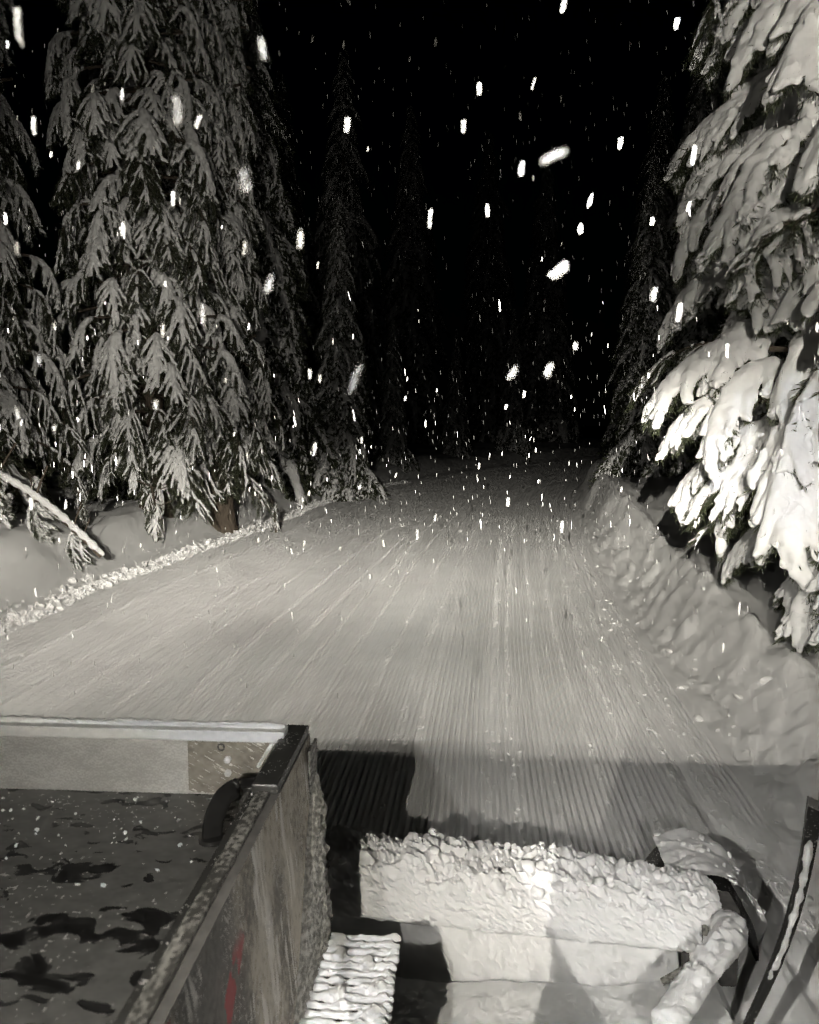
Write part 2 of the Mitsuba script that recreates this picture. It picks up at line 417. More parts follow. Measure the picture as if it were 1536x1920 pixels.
def trail_z(u, y):
    s = seam_amount(u, y)
    kinks = 0.003 * (meshkit.noise(np.stack([u * 0.9, y * 1.1, u * 0], -1), 11) - 0.5)
    ph = (u + kinks) / 0.044 * 2 * np.pi
    rib = 1.0 - 2.0 * np.abs(np.sin(ph / 2)) ** 1.4
    amp = 0.0135 * (1 - 0.75 * s) * (0.7 + 0.6 * meshkit.noise(np.stack([u * 2.2, y * 0.6, u * 0], -1), 21)) * (1 + 0.55 * sstep(-0.6, -2.6, u))
    amp = amp * (1 - 0.92 * sstep(0.95, 1.25, u) * sstep(5.4, 4.6, y)) * (1 - 0.6 * sstep(1.3, 1.6, u))
    # a drier, less deeply combed part on the left, a rougher one at the right edge
    z = amp * rib + s * (0.012 + 0.010 * sstep(-1, -3, u) + (0.02 - 0.012 * sstep(-0.8, -2.2, u)) * (meshkit.noise(np.stack([u * 38, y * 22, u * 0], -1), 31) - 0.5))
    z = z + 0.075 * np.exp(-((u + 4.62) / 0.10) ** 2) * (0.5 + meshkit.noise(np.stack([y * 1.7, u * 0, u * 0], -1), 41)) * 0.7
    z = z + 0.05 * (fb(u, y, 0.5, 2, 5) - 0.5) * sstep(UR, UR - 1.0, u) * sstep(UL, UL + 1, u)
    z = z + 0.085 * (fb(u, y, 5.0, 3, 25) - 0.5) * sstep(0.95, 1.3, u) * sstep(5.2, 4.3, y)
    r = sstep(1.2, 1.7, u)
    z = z + r * 0.035 * (fb(u, y, 9, 3, 6) - 0.5) - 0.03 * np.exp(-((u - 1.5) / 0.04) ** 2)
    return z


BY = np.array([-40, 0, 5, 7, 9, 13, 17, 20, 22.5, 23.6, 24.6, 27, 30, 90.0])
BH = np.array([0.30, .30, .34, .42, .53, .60, .86, 1.02, 1.08, 0.9, 0.45, 0.7, 1.0, 1.2])
RTREE = (4.45, 8.3)


def right_z(u, y):
    t = u - UR
    H = np.interp(y, BY, BH) * (1 - 0.45 * sstep(1.3, 2.6, u - UR) * sstep(15, 10, y))
    wy = 0.18 * (meshkit.noise(np.stack([y * 0.7, y * 0, y * 0], -1), 51) - 0.5)
    k = t + wy * sstep(0.1, 0.6, t)
    face = sstep(0.10, 0.90, k)
    z = H * face ** 1.2
    # slanting cleat prints up the slope
    on = sstep(0.02, 0.18, t) * sstep(1.15, 0.75, t)
    ph = (y * 1.0 + t * 0.55) / 0.21 + 1.4 * fb(u, y, 1.1, 2, 13)
    z = z + on * 0.085 * (np.abs(np.sin(ph * np.pi)) ** 0.6 - 0.6) * (-0.15 + 1.9 * fb(u, y, 1.3, 3, 14)).clip(0) + on * 0.12 * (fb(u, y, 4.5, 3, 15) - 0.5)
    x = u + cx(y)
    chunks = sstep(0.60, 0.72, fb(u * 1.0, y, 2.6, 2, 17)) * on
    z = z + 0.16 * chunks * fb(u, y, 6, 2, 18)
    # beyond the crest: soft rolls, a well under the tree
    bey = sstep(0.8, 1.5, t)
    z = z + bey * (0.28 * (fb(u, y, 0.55, 3, 19) - 0.5) + 0.10 * (fb(u, y, 1.7, 2, 20) - 0.5))
    z = z + 0.20 * np.exp(-((t - 0.88) / 0.16) ** 2) * (fb(u, y, 2.2, 2, 22) - 0.25) * sstep(4, 7, y)
    d = np.hypot(x - RTREE[0], y - RTREE[1])
    z = z - 0.55 * np.exp(-(d / 0.95) ** 2)
    z = z + 0.25 * sstep(3, 9, t)
    return z


def left_z(u, y):
    t = UL - u
    z = 0.62 * sstep(0.2, 1.5, t) * (0.65 + 0.8 * fb(u, y, 0.45, 2, 61))
    z = z + sstep(0.5, 1.6, t) * (0.72 * (fb(u, y, 0.7, 3, 62) - 0.40) + 0.07 * (fb(u, y, 3.0, 2, 63) - 0.5))
    z = z + 0.05 * sstep(0, 0.15, t) * np.exp(-((t - 0.18) / 0.16) ** 2) + 0.05 * sstep(0.0, 0.1, t) * sstep(0.7, 0.3, t) * (fb(u, y, 7, 3, 64) - 0.5)
    return z + 0.3 * sstep(4, 12, t)


def ground_z(x, y):
    u = x - cx(y)
    mid = np.clip(u, UL, UR)
    z = trail_z(mid, y)
    return np.where(u > UR, z + right_z(np.maximum(u, UR), y), np.where(u < UL, z + left_z(np.minimum(u, UL), y), z))


def yrows(steps):
    out = [-14.0]
    while out[-1] < 88:
        y = out[-1]
        out.append(y + (1.5 if y < 1.5 else max(steps[0], steps[1] * y)))
    return np.array(out)


ROWS = yrows((0.07, 0.015))


def sheet(us, zf, rows):
    U, Yg = np.meshgrid(us, rows, indexing='ij')
    return grid_mesh(np.stack([U + cx(Yg), Yg, zf(U, Yg)], -1))


ut = np.arange(UL, UR + 1e-9, 0.0060)
put('snow_trail', sheet(ut, trail_z, ROWS[(ROWS < 1.5) | (ROWS > 1.5)]), 'm_snow', True)
tag('snow_trail', 'groomed snow trail combed into fine corduroy ridges', kind='structure')
e0 = ut[-1]
ur = np.concatenate([[e0], e0 + np.cumsum(np.concatenate([np.full(90, 0.014), np.full(40, 0.05), np.geomspace(0.06, 3.5, 45)]))])
put('snow_bank', sheet(ur, lambda u, y: trail_z(np.full_like(u, e0), y) + right_z(u, y), ROWS), 'm_snow', True)
tag('snow_bank', 'snow bank with cleat prints along the right side of the trail', kind='structure')
ul = UL - np.concatenate([[0], np.cumsum(np.concatenate([np.full(50, 0.03), np.full(50, 0.06), np.geomspace(0.07, 4, 45)]))])
put('snow_bank_001', sheet(ul[::-1], lambda u, y: trail_z(np.full_like(u, UL), y) + left_z(u, y), ROWS), 'm_snow', True)
tag('snow_bank_001', 'smooth mounded snow bank along the left side of the trail', kind='structure')
g = np.linspace(-600, 600, 41)
GX, GY = np.meshgrid(g, g, indexing='ij')
put('ground', grid_mesh(np.stack([GX, GY, -0.6 + 0 * GX], -1)), 'm_snow_soft', True)
tag('ground', 'snow covered forest floor reaching into the dark', kind='structure')

# loose snow: the windrow along the left edge and crumbs on the seams
rng = np.random.default_rng(11)
LUMPS = [lump(s, 0, 0.5) for s in range(5)]
OCT = []
for s_ in range(5):
    o_ = trimesh.convex.convex_hull(np.random.default_rng(s_).normal(0, 1, (8, 3)) * [1, .9, .8])
    o_.vertices = np.array(o_.vertices) - np.array(o_.vertices).mean(0)
    o_.vertices = np.array(o_.vertices) / np.abs(np.array(o_.vertices)).max() * 1.15
    OCT.append(o_)
LUMPS1 = [lump(s + 20, 1, 0.4) for s in range(5)]


def on_ground(u, y):
    x = u + cx(y)
    return np.stack([x, y, ground_z(x, y)], -1)


n = 6200
y = 5.5 + 30 * rng.random(n) ** 1.6
wig = 0.22 * (meshkit.noise(np.stack([y * 0.6, y * 0, y * 0], -1), 71) - 0.5)
uu = UL + 0.02 + wig - np.abs(rng.normal(0, 0.20, n))
sz = np.minimum(0.007 + rng.exponential(0.0125, n), 0.085)
pp = on_ground(uu, y)
pp[:, 2] += sz * 0.4
put('snow_crumbs', scatter(LUMPS, pp, sz, rng, (1, 0.8, 0.7)), 'm_crumb')
tag('snow_crumbs', 'loose ridge of snow crumbs along the left edge of the trail', 'snow crumbs', kind='stuff')
n = 36000
y = 3.8 + 18 * rng.random(n) ** 1.5
w = np.array([s[1] for s in SEAMS])
k = rng.choice(len(SEAMS), n, p=(w * (1.6 - 0.6 * sstep(-3, 0, np.array([s[0] for s in SEAMS])))) / (w * (1.6 - 0.6 * sstep(-3, 0, np.array([s[0] for s in SEAMS])))).sum())
c2 = np.array([s[0] for s in SEAMS])[k]
wob = 0.05 * (meshkit.noise(np.stack([y * 0.35, k.astype(float), y * 0], -1), 3) - 0.5)
uu = c2 + wob + rng.normal(0, 0.5, n) * w[k] * (0.5 + 1.1 * meshkit.noise(np.stack([y * 0.8, k.astype(float), y * 0 + 4], -1), 8))
sz = np.minimum(0.003 + rng.exponential(0.0042, n), 0.019)
keep = rng.random(n) < 0.25 + 1.2 * fb(uu * 1.5, y * 0.9, 1.0, 2, 77)
pp = on_ground(uu, y)
pp[:, 2] += sz * 0.25
put('snow_crumbs_001', scatter(OCT, pp[keep], sz[keep], rng, (1, 0.85, 0.7)), 'm_crumb')
tag('snow_crumbs_001', 'fine snow crumbs lying in lines on the corduroy of the trail', 'snow crumbs', kind='stuff')
n = 420
y = 4.0 + 18 * rng.random(n) ** 1.3
uu = UR + rng.uniform(-0.45, 0.9, n)
sz = np.minimum(0.004 + rng.exponential(0.008, n), 0.05)
pp = on_ground(uu, y)
pp[:, 2] += sz * 0.1
put('snow_crumbs_002', scatter(LUMPS1, pp, sz, rng, (1.2, 0.9, 0.5)), 'm_snow_soft', True)
tag('snow_crumbs_002', 'broken snow clods on the slope of the right snow bank', 'snow crumbs', kind='stuff')
for i, (px, py, s) in enumerate([(3.05, 5.6, .10), (2.7, 5.15, .085), (3.3, 6.3, .10), (2.55, 6.9, .07), (3.0, 4.6, .07)]):
    key = num('snow_chunk')
    m = lump(90 + i, 3, 0.35)
    m.vertices = np.array(m.vertices) * s * [1.25, 0.9, 0.6] + [px, py, float(ground_z(px, py)) + s * 0.15]
    put(key, m, 'm_snow_soft', True)
    tag(key, ['broad flat snow chunk on the right bank near the bottom of the tree', 'low snow chunk on the slope between trail and right bank', 'snow chunk highest up the right bank under the boughs',
              'small snow chunk lying at the foot of the right bank', 'rounded snow chunk on the bank beyond the dark wing board'][i], 'snow chunk')


# ------------------------------------------------------------------ spruce boughs
def needles_mesh(P, D, L, W, rng, down=0.5, spread=0.8):
    n = len(P)
    d = D + rng.normal(0, spread, (n, 3)) + [0, 0, -down]
    d /= np.linalg.norm(d, axis=1, keepdims=True) + 1e-9
    s = np.cross(d, rng.normal(0, 1, (n, 3)))
    s /= np.linalg.norm(s, axis=1, keepdims=True) + 1e-9
    ln = L * rng.uniform(0.6, 1.3, n)[:, None]
    w = W * rng.uniform(0.6, 1.3, n)[:, None]
    v = np.stack([P - s * w * 0.3, P + d * ln * 0.55 + s * w, P + d * ln, P + d * ln * 0.55 - s * w], 1).reshape(-1, 3)
    i = np.arange(n)[:, None] * 4
    return trimesh.Trimesh(v, np.vstack([i + [0, 1, 2], i + [0, 2, 3]]), process=False)


def bough(seed, L, rise, droop, r, hang, sides, cover, h, nn, nl, nw, fingers=3, fine=1.0, limb=0.0, width=0.40, rough=0.34):
    """One spruce bough growing along +x: (wood, needles, snow)."""
    rng = np.random.default_rng(seed)
    s = np.linspace(0, 1, 12)
    bend = rng.normal(0, 0.10)
    main = np.stack([L * s * (1 - 0.16 * s), L * bend * s * s, L * (rise * s - droop * s * s)], -1)
    tan = np.gradient(main, axis=0)
    tan /= np.linalg.norm(tan, axis=1, keepdims=True)
    caps, wood, NP, ND = [], [tube(main, np.linspace(0.030, 0.006, 12), 5, False)], [], []
    if limb:
        wood.append(tube([[-limb, 0, -0.10 * limb], [-limb * .5, 0, -0.03], [0, 0, 0]], [.030, .028, .026], 5, False))

    def snow(pts, r0, r1, lift=0.35):
        rr = np.linspace(r0, r1, len(pts)) * rng.uniform(0.85, 1.15, len(pts))
        for i in range(len(pts) - 1):
            caps.append([*(pts[i] + [0, 0, lift * rr[i]]), rr[i], *(pts[i + 1] + [0, 0, lift * rr[i + 1]]), rr[i + 1]])

    def leaf(pts, k):
        t = rng.uniform(0, len(pts) - 1.001, k)
        i = t.astype(int)
        NP.append(pts[i] + (pts[i + 1] - pts[i]) * (t - i)[:, None])
        d = pts[i + 1] - pts[i]
        ND.append(d / (np.linalg.norm(d, axis=1, keepdims=True) + 1e-9))

    j0 = 3
    prof = 0.65 + 0.55 * np.sin(np.pi * np.clip(s, 0.1, 1) ** 0.9)
    for i in range(j0, 11):
        if rng.random() < cover + 0.15:
            a, b = r * prof[i] * rng.uniform(.85, 1.2), r * prof[i + 1] * rng.uniform(.85, 1.2)
            caps.append([*(main[i] + [0, 0, .4 * a]), a, *(main[i + 1] + [0, 0, .4 * b]), b])
    leaf(main[2:], int(nn * 0.12))
    for k in range(sides):
        ss = 0.14 + 0.82 * (k + rng.uniform(-.3, .3)) / sides
        side = 1 if k % 2 else -1
        i = min(int(ss * 11), 10)
        base = main[i] + (main[i + 1] - main[i]) * (ss * 11 - i)
        ln = L * (width * (1 - ss) ** 0.7 + 0.10) * rng.uniform(0.75, 1.2)
        ang = math.atan2(tan[i, 1], tan[i, 0]) + side * math.radians(rng.uniform(32, 66))
        sl = tan[i, 2] / max(np.hypot(tan[i, 0], tan[i, 1]), 0.3)
        t = np.linspace(0, 1, 5)
        z = ln * t * sl * 0.55 - hang * ln * t * t
        pts = base + np.stack([ln * t * math.cos(ang), ln * t * math.sin(ang), z], -1)
        wood.append(tube(pts, np.linspace(0.010, 0.003, 5), 3, False))
        leaf(pts, int(nn * 0.62 / sides))
        cov = rng.random() < cover
        if cov:
            snow(pts, r * 0.85, r * 0.5)
        for q in range(fingers):
            tq = rng.uniform(0.3, 1.0)
            iq = min(int(tq * 4), 3)
            b0 = pts[iq] + (pts[iq + 1] - pts[iq]) * (tq * 4 - iq)
            fl = L * rng.uniform(0.05, 0.115) * fine
            fa = ang + rng.uniform(-0.9, 0.9)
            dz = rng.uniform(0.35, 1.2) * (0.6 + hang)
            fp = b0 + fl * np.stack([t[[0, 2, 4]] * math.cos(fa), t[[0, 2, 4]] * math.sin(fa), -dz * t[[0, 2, 4]] ** 1.3], -1)
            leaf(fp, int(nn * 0.26 / sides / fingers))
            if cov and rng.random() < 0.85 or rng.random() < cover * 0.4:
                snow(fp, r * 0.52, r * rng.uniform(0.30, 0.42), 0.2)
    for q in range(fingers + 1):
        fa = rng.uniform(-0.8, 0.8)
        b0 = main[rng.integers(9, 12)]
        fl = L * rng.uniform(0.06, 0.11)
        fp = b0 + fl * np.stack([[0, .5 * math.cos(fa), math.cos(fa)], [0, .5 * math.sin(fa), math.sin(fa)], [0, -.4, -1.1]], -1)
        leaf(fp, 12)
        snow(fp, r * 0.55, r * 0.36, 0.2)
    P, D = np.vstack(NP), np.vstack(ND)
    nm = needles_mesh(P - np.array([0, 0, 0.012 if rough < .5 else .045]) * rng.uniform(.3, 1.3, (len(P), 1)), D, nl, nw, rng)
    return cat(wood), nm, blob_mesh(caps, h, rough, seed, 16.0 if rough > .5 else 9.0)


GROUPS = {}


def bough_group(kind, i, args):
    key = f'{kind}_group_{i}'
    wood, nm, sn = bough(**args)
    scene[key] = {'type': 'shapegroup', 'stem': mikit.ply(wood, 'm_bark', smooth=True), 'needles': mikit.ply(nm, 'm_needle'), 'snow': mikit.ply(sn, 'm_snow_soft', smooth=True)}
    GROUPS.setdefault(kind, []).append(key)
    return wood, nm, sn


for i in range(8):
    bough_group('heavy', i, dict(seed=100 + i, L=1.15, rise=[.16, .08, .2, .12, .05, .18, .12, .1][i], droop=[.62, .5, .85, .55, .42, .7, .95, .6][i], r=[.068, .056, .076, .06, .052, .068, .06, .082][i], hang=.8,
                                sides=[15, 14, 16, 15, 14, 16, 15, 15][i], cover=.93, h=.0150, nn=4200, nl=.085, nw=.0046, fingers=6, fine=.8, limb=0.9, width=.34, rough=1.0))
bough_group('bare', 0, dict(seed=150, L=2.0, rise=.1, droop=.5, r=.045, hang=.5, sides=15, cover=.35, h=.022, nn=4200, nl=.08, nw=.0045))
bough_group('bare', 1, dict(seed=151, L=2.0, rise=.05, droop=.4, r=.04, hang=.6, sides=15, cover=.25, h=.022, nn=4200, nl=.08, nw=.0045))
for i in range(8):
    bough_group('light', i, dict(seed=200 + i, L=1.1, rise=[.2, .1, .25, .15, .05, .2, .1, .15][i], droop=[.8, .65, 1.0, .75, .6, .9, 1.1, .7][i], r=[.040, .033, .046, .037, .030, .042, .035, .050][i], hang=[.8, 1.0, .7, .9, 1.0, .8, .9, .8][i],
                                sides=13, cover=[.82, .55, .85, .7, .45, .75, .6, .85][i], h=.020, nn=2200, nl=.085, nw=.007, fingers=3, limb=0.9, width=.36))
FAR = [bough(seed=300 + i, L=2.0, rise=.15, droop=.85, r=.075, hang=.9, sides=9, cover=.8, h=.1, nn=330, nl=.22, nw=.03, fingers=1) for i in range(4)]


def rot_place(x, y, z, az, tilt, s, sz=1.0):
    return T().translate([x, y, z]).rotate([0, 0, 1], az).rotate([0, 1, 0], tilt).scale([s, s, s * sz])


def trunk_mesh(x, y, z0, h, r, seed):
    rng = np.random.default_rng(seed)
    zz = np.concatenate([[-0.5, 0.0, 0.15, 0.4], np.linspace(0.9, h, 12)])
    rr = r * np.concatenate([[1.7, 1.55, 1.3, 1.1], np.linspace(1, 0.05, 12)])
    off = np.cumsum(rng.normal(0, 0.012, (len(zz), 2)), axis=0)
    return tube(np.stack([x + off[:, 0], y + off[:, 1], z0 + zz], -1), rr, 12)


def spruce(x, y, h, radius_at, whorl, per, kinds, label, seed, z_from, z_to, trunk_r=0.2, base=None, tilt=(0, 12), group=None, skip=None, plume=0.0):
    """A spruce: trunk and separate boughs set round it; radius_at(z) gives the crown's outline."""
    rng = np.random.default_rng(seed)
    root = num('spruce_tree')
    z0 = float(ground_z(x, y)) if base is None else base
    tag(root, label, 'spruce tree', group)
    put(root + '__trunk', trunk_mesh(x, y, z0, h, trunk_r, seed), 'm_bark', True)
    n, z = 0, z_from
    while z < z_to:
        a0 = rng.uniform(0, 360)
        for k in range(per):
            zz = z + rng.uniform(-0.5, 0.5) * whorl
            az = a0 + 360 * k / per + rng.uniform(-18, 18)
            R = radius_at(zz, az) * rng.uniform(0.82, 1.14)
            if R < 0.25 or n >= 300 or (skip and skip(zz, az)):
                continue
            kind = kinds(zz, rng)
            gk = GROUPS[kind][rng.integers(len(GROUPS[kind]))]
            key = f'{root}__bough' + (f'_{n:03d}' if n else '')
            if plume and (kind in ('heavy', 'light') or rng.random() < 0.5):
                q = (1.0, 1.0, 0.62, 0.8)[n % 4]
                sc_ = plume * rng.uniform(0.72, 1.15) * (0.6 if kind == 'bare' else 1.0)
                o = max(R * q - 0.97 * sc_, 0.05)
                a_ = math.radians(az)
                M = rot_place(x + o * math.cos(a_), y + o * math.sin(a_), z0 + zz + 0.12 * (R - o), az + rng.uniform(-22, 22), rng.uniform(*tilt), sc_)
            else:
                M = rot_place(x, y, z0 + zz, az, rng.uniform(*tilt), R / 1.68, rng.uniform(0.85, 1.15) * (1.68 / R) ** 0.15)
            scene[key] = {'type': 'instance', 'shape': ref(gk), 'to_world': M}
            n += 1
        z += whorl
    return root


# the snow laden spruce close on the right
def r_right(z, az):
    r = np.interp(z, [0.0, 0.6, 1.2, 1.9, 3.0, 5.0, 6.5, 8, 11], [0.9, 1.1, 1.55, 2.02, 2.24, 2.3, 2.28, 1.9, 0.5])
    front = sstep(218, 232, az % 360) * sstep(330, 300, az % 360)
    return r + front * np.interp(z, [0.6, 1.1, 1.9, 2.6], [1.5, 1.35, 0.6, 0.1])


spruce(RTREE[0], RTREE[1], 12.0, r_right, 0.27, 13, lambda z, g: 'heavy' if (z > 0.8 and g.random() < (0.90 if z > 1.5 else 0.75)) else ('bare' if g.random() < 0.75 else 'heavy'),
       'big spruce close on the right, its boughs bowed under thick white snow', 7, 0.65, 11.0, 0.22, tilt=(-6, 22), plume=1.06,
       skip=lambda z, az: (math.cos(math.radians(az - 235)) < 0.05 and (az * 7.3) % 1 < 0.93) or (z > 7.2 and (az * 7.3) % 1 < 0.6))


def cone(pairs):
    zs, rs = zip(*pairs)
    return lambda z, az: np.interp(z, zs, rs)


LIGHT = lambda z, g: 'bare' if z < 1.9 and g.random() < 0.55 else 'light'
spruce(-6.35, 16.5, 19.0, cone([(0, 0.9), (1.2, 1.45), (2.2, 2.1), (4, 2.1), (8, 2.0), (11, 1.7), (18, .3)]), 0.33, 10, LIGHT,
       'tall lit spruce at left with drooping snowy boughs right up to the frame top', 21, 1.1, 13.0, 0.24, tilt=(5, 28), plume=1.0, skip=lambda z, az: math.cos(math.radians(az - 290)) < -0.25 and (az * 7.3) % 1 < 0.85 or z > 11 and (az * 3.7) % 1 < .4)
spruce(-5.35, 17.9, 16.0, cone([(0, 0.7), (1.4, 1.35), (2.4, 1.7), (3.4, 1.5), (6, 1.2), (9, 1.0), (15, .2)]), 0.34, 9, LIGHT,
       'slimmer spruce with brown trunk, just behind the tall lit one', 22, 1.4, 12.5, 0.24, tilt=(5, 28), plume=.9, skip=lambda z, az: math.cos(math.radians(az - 290)) < -0.3 and (az * 7.3) % 1 < 0.85)
spruce(-9.3, 15.2, 17.0, cone([(0, 1.6), (1.5, 2.1), (4, 1.9), (8, 1.3), (12, .9), (16, .2)]), 0.36, 9, LIGHT,
       'dim spruce at the left edge of the picture, behind the leaning snowy stem', 23, 0.9, 12.5, 0.22, tilt=(5, 28), plume=1.0, skip=lambda z, az: math.cos(math.radians(az - 300)) < -0.3 and (az * 7.3) % 1 < 0.85)

# farther, dim trees: a trunk and a crown each
CROWN = []
for v in range(3):
    rngc = np.random.default_rng(400 + v)
    W, N, S = [], [], []
    nb = 150
    for k in range(nb):
        z = 0.6 + 12.6 * (k + rngc.random()) / nb
        R = np.interp(z, [0, 1.5, 5, 10, 13.4], [1.5, 2.0, 1.55, 0.85, 0.15]) * rngc.uniform(0.75, 1.15)
        b = FAR[rngc.integers(4)]
        M = np.array(rot_place(0, 0, z, k * 137.5 + rngc.uniform(-20, 20), rngc.uniform(0, 20), R / 1.68, 1.0).matrix, float)
        for lst, m in ((N, b[1]), (S, b[2])):
            c = m.copy()
            c.apply_transform(M)
            lst.append(c)
    key = f'crown_group_{v}'
    scene[key] = {'type': 'shapegroup', 'needles': mikit.ply(cat(N), 'm_needle'), 'snow': mikit.ply(cat(S), 'm_snow_soft', smooth=True)}
    CROWN.append(key)
BACK = [(-4.1, 27.0, 0.72, 'short dim spruce standing right of the tall lit spruce, past the left bank'), (-6.4, 25.0, 1.15, 'dark spruce just right of the tall lit spruce, half hidden behind it'),
        (-8.6, 21.5, 1.2, 'dark spruce between the left edge spruce and the tall lit one'), (-12.2, 19.0, 1.1, 'dark spruce cut by the left edge of the picture'),
        (-7.5, 52.0, 1.8, 'faint tall spruce behind the short dim spruce at left'), (-4.2, 64.0, 1.9, 'faint spruce at the left side where the trail bends'),
        (2.0, 74.0, 2.0, 'barely visible spruce straight ahead where the trail disappears'), (7.5, 80.0, 2.0, 'barely visible farthest spruce behind the end of the trail'),
        (6.2, 16.0, 1.0, 'dim spruce directly behind the big snow laden one at right'), (5.1, 23.5, 0.68, 'slim pointed dim spruce on the right bank left of the snow laden tree'),
        (7.4, 27.0, 1.1, 'dim spruce on the second snow bank behind the pointed one at right'), (7.2, 18.5, 1.25, 'tall dark spruce behind the snow laden tree at upper right'),
        (9.0, 40.0, 1.3, 'faint spruce far along the right side of the trail'), (16.0, 55.0, 1.6, 'barely visible spruce where the trail bends right'),
        (-10.5, 48.0, 1.6, 'barely visible spruce deep in the forest at left'), (-3.3, 38.0, 0.5, 'small faint spruce on the left bank just before the trail bends'), (-0.5, 47.5, 0.55, 'small barely visible spruce straight ahead at the bend of the trail'),
        (3.2, 55.0, 0.7, 'low barely visible spruce closing off the end of the trail'), (9.6, 12.5, 1.2, 'dark spruce right of the snow laden one, at the picture edge')]
for i, (x, y, s, lab) in enumerate(BACK):
    root = num('spruce_tree')
    z0 = float(ground_z(x, y))
    tag(root, lab, 'spruce tree', 'dim spruces of the forest behind')
    put(root + '__trunk', trunk_mesh(x, y, z0, 13.2 * s, 0.17 * s, 500 + i), 'm_bark', True)
    scene[root + '__crown'] = {'type': 'instance', 'shape': ref(CROWN[i % 3]), 'to_world': rot_place(x, y, z0 - 0.1, (i * 97) % 360, 0, s * 1.02, 1.0)}

# ------------------------------------------------------------------ small snowed-in plants and the leaning stem at left
a, b = np.array([-7.35, 12.0, 1.80]), np.array([-5.55, 12.15, 0.42])
t = np.linspace(0, 1, 14)[:, None]
pts = a + (b - a) * t + np.array([0, 0, 0.16]) * np.sin(np.pi * t)
root = 'leaning_stem'
tag(root, 'thin fallen stem leaning down to the left bank, coated with snow', 'fallen stem')
put(root + '__stem', tube(pts, np.linspace(0.025, 0.045, 14), 8), 'm_bark', True)
caps = [[*(pts[i] + [0, 0, .04]), .045, *(pts[i + 1] + [0, 0, .04]), .05] for i in range(13)]
put(root + '__snow', blob_mesh(caps, .02, .3, 3), 'm_snow_soft', True)
for k, (tt, s) in enumerate([(0.22, .62), (0.52, .62), (0.80, .45), (0.9, .35)]):
    p = pts[int(tt * 13)]
    sc_ = T().translate([p[0], p[1], p[2]]).rotate([0, 0, 1], [200, 160, 150, 250][k]).rotate([0, 1, 0], 66).scale([s, s, s])
    scene[root + '__twig' + (f'_{k:03d}' if k else '')] = {'type': 'instance', 'shape': ref(GROUPS['heavy' if k < 2 else 'light'][k]), 'to_world': sc_}
for k, (x, y, hh, lab) in enumerate([(-5.75, 15.0, 1.15, 'snow bent sapling on the left bank in front of the tall lit spruce'), (-4.25, 18.3, 0.8, 'small snow capped sapling at the trail edge right of the brown trunk'),
                                     (-7.0, 13.0, 0.9, 'low frosted sapling behind the leaning stem at left'), (-6.5, 13.6, 0.75, 'low frosted sapling at the foot of the tall lit spruce')]):
    root = num('sapling')
    tag(root, lab, 'sapling')
    z0 = float(ground_z(x, y))
    put(root + '__stem', tube([[x, y, z0 - .1], [x - .03, y, z0 + hh * .5], [x - .1, y - .02, z0 + hh * .95]], [.03, .02, .006], 6), 'm_bark', True)
    rg = np.random.default_rng(800 + k)
    for q in range(9):
        zz = hh * (0.2 + 0.75 * q / 9)
        scene[root + '__bough' + (f'_{q:03d}' if q else '')] = {'type': 'instance', 'shape': ref(GROUPS['light'][q % 6]),
                                                             'to_world': rot_place(x - .05 * zz, y, z0 + zz, q * 137 + k * 40, rg.uniform(15, 45), rg.uniform(.18, .32) * hh)}

# ------------------------------------------------------------------ the groomer: cargo bed, step, cab rear with its lamps
GR = 'snow_groomer'
tag(GR, 'snow groomer bed seen from its cab, with metal tailgate, worn side board and icy floor', 'snow groomer')


def wx(z):
    return -0.566 + (1.3 - z) * 0.094


# floor
U, V = np.meshgrid(np.linspace(-2.4, -0.66, 60), np.linspace(-0.05, 2.80, 90), indexing='ij')
Z = 1.075 + 0.006 * (fb(U, V, 3.0, 2, 90) - 0.5)
put(GR + '__bed_floor', grid_mesh(np.stack([U, V, Z], -1)), 'm_floor', True)
labels[GR + '__bed_floor'] = {'label': 'black bed mat under a torn film of grey ice'}
# bits of snow on the floor
rg = np.random.default_rng(31)
n = 160
fx, fy = rg.uniform(-1.9, -0.72, n), 2.76 - np.abs(rg.normal(0, 0.30, n))
put(GR + '__bed_snow', scatter(LUMPS, np.stack([fx, fy, np.full(n, 1.079)], -1), np.minimum(.0015 + rg.exponential(.0028, n), .009), rg, (1, 1, .5)), 'm_crumb')
labels[GR + '__bed_snow'] = {'kind': 'stuff', 'label': 'specks of snow on the bed floor below the tailgate'}
# tailgate
TY = 2.80
put(GR + '__tailgate', box(-2.4, -0.655, TY, TY + 0.035, 1.07, 1.29, .004), 'm_aluminium')
labels[GR + '__tailgate'] = {'label': 'frosted aluminium tailgate panel'}
put(GR + '__tailgate__rail', box(-2.4, -0.630, TY - 0.028, TY + 0.05, 1.283, 1.326, .006), 'm_rail')
rc = [[-2.4 + 0.05 * i, TY + 0.02, 1.326, .012 + .006 * rg.random(), -2.35 + 0.05 * i, TY + 0.02, 1.326, .012 + .006 * rg.random()] for i in range(35)]
put(GR + '__tailgate__snow', whole(blob_mesh(rc, .008, .5, 5, 60)), 'm_snow_soft', True)
gp = trimesh.creation.extrude_polygon(__import__('shapely').geometry.Polygon([(-0.985, 1.095), (-0.97, 1.085), (-0.80, 1.088), (-0.665, 1.10), (-0.662, 1.281), (-0.985, 1.281)]), 0.006)
gp.apply_transform(np.array([[1, 0, 0, 0], [0, 0, -1, TY - 0.003], [0, 1, 0, 0], [0, 0, 0, 1.0]]))
put(GR + '__corner_plate', gp, 'm_plate')
labels[GR + '__corner_plate'] = {'label': 'scratched brownish corner plate with two bolts'}
br = box(-0.70, -0.664, TY - 0.022, TY - 0.0095, 1.14, 1.282, .003)
put(GR + '__corner_plate__brace', tube([[-0.672, TY - .018, 1.281], [-0.728, TY - .016, 1.19]], [.010, .008], 6), 'm_rail', True)
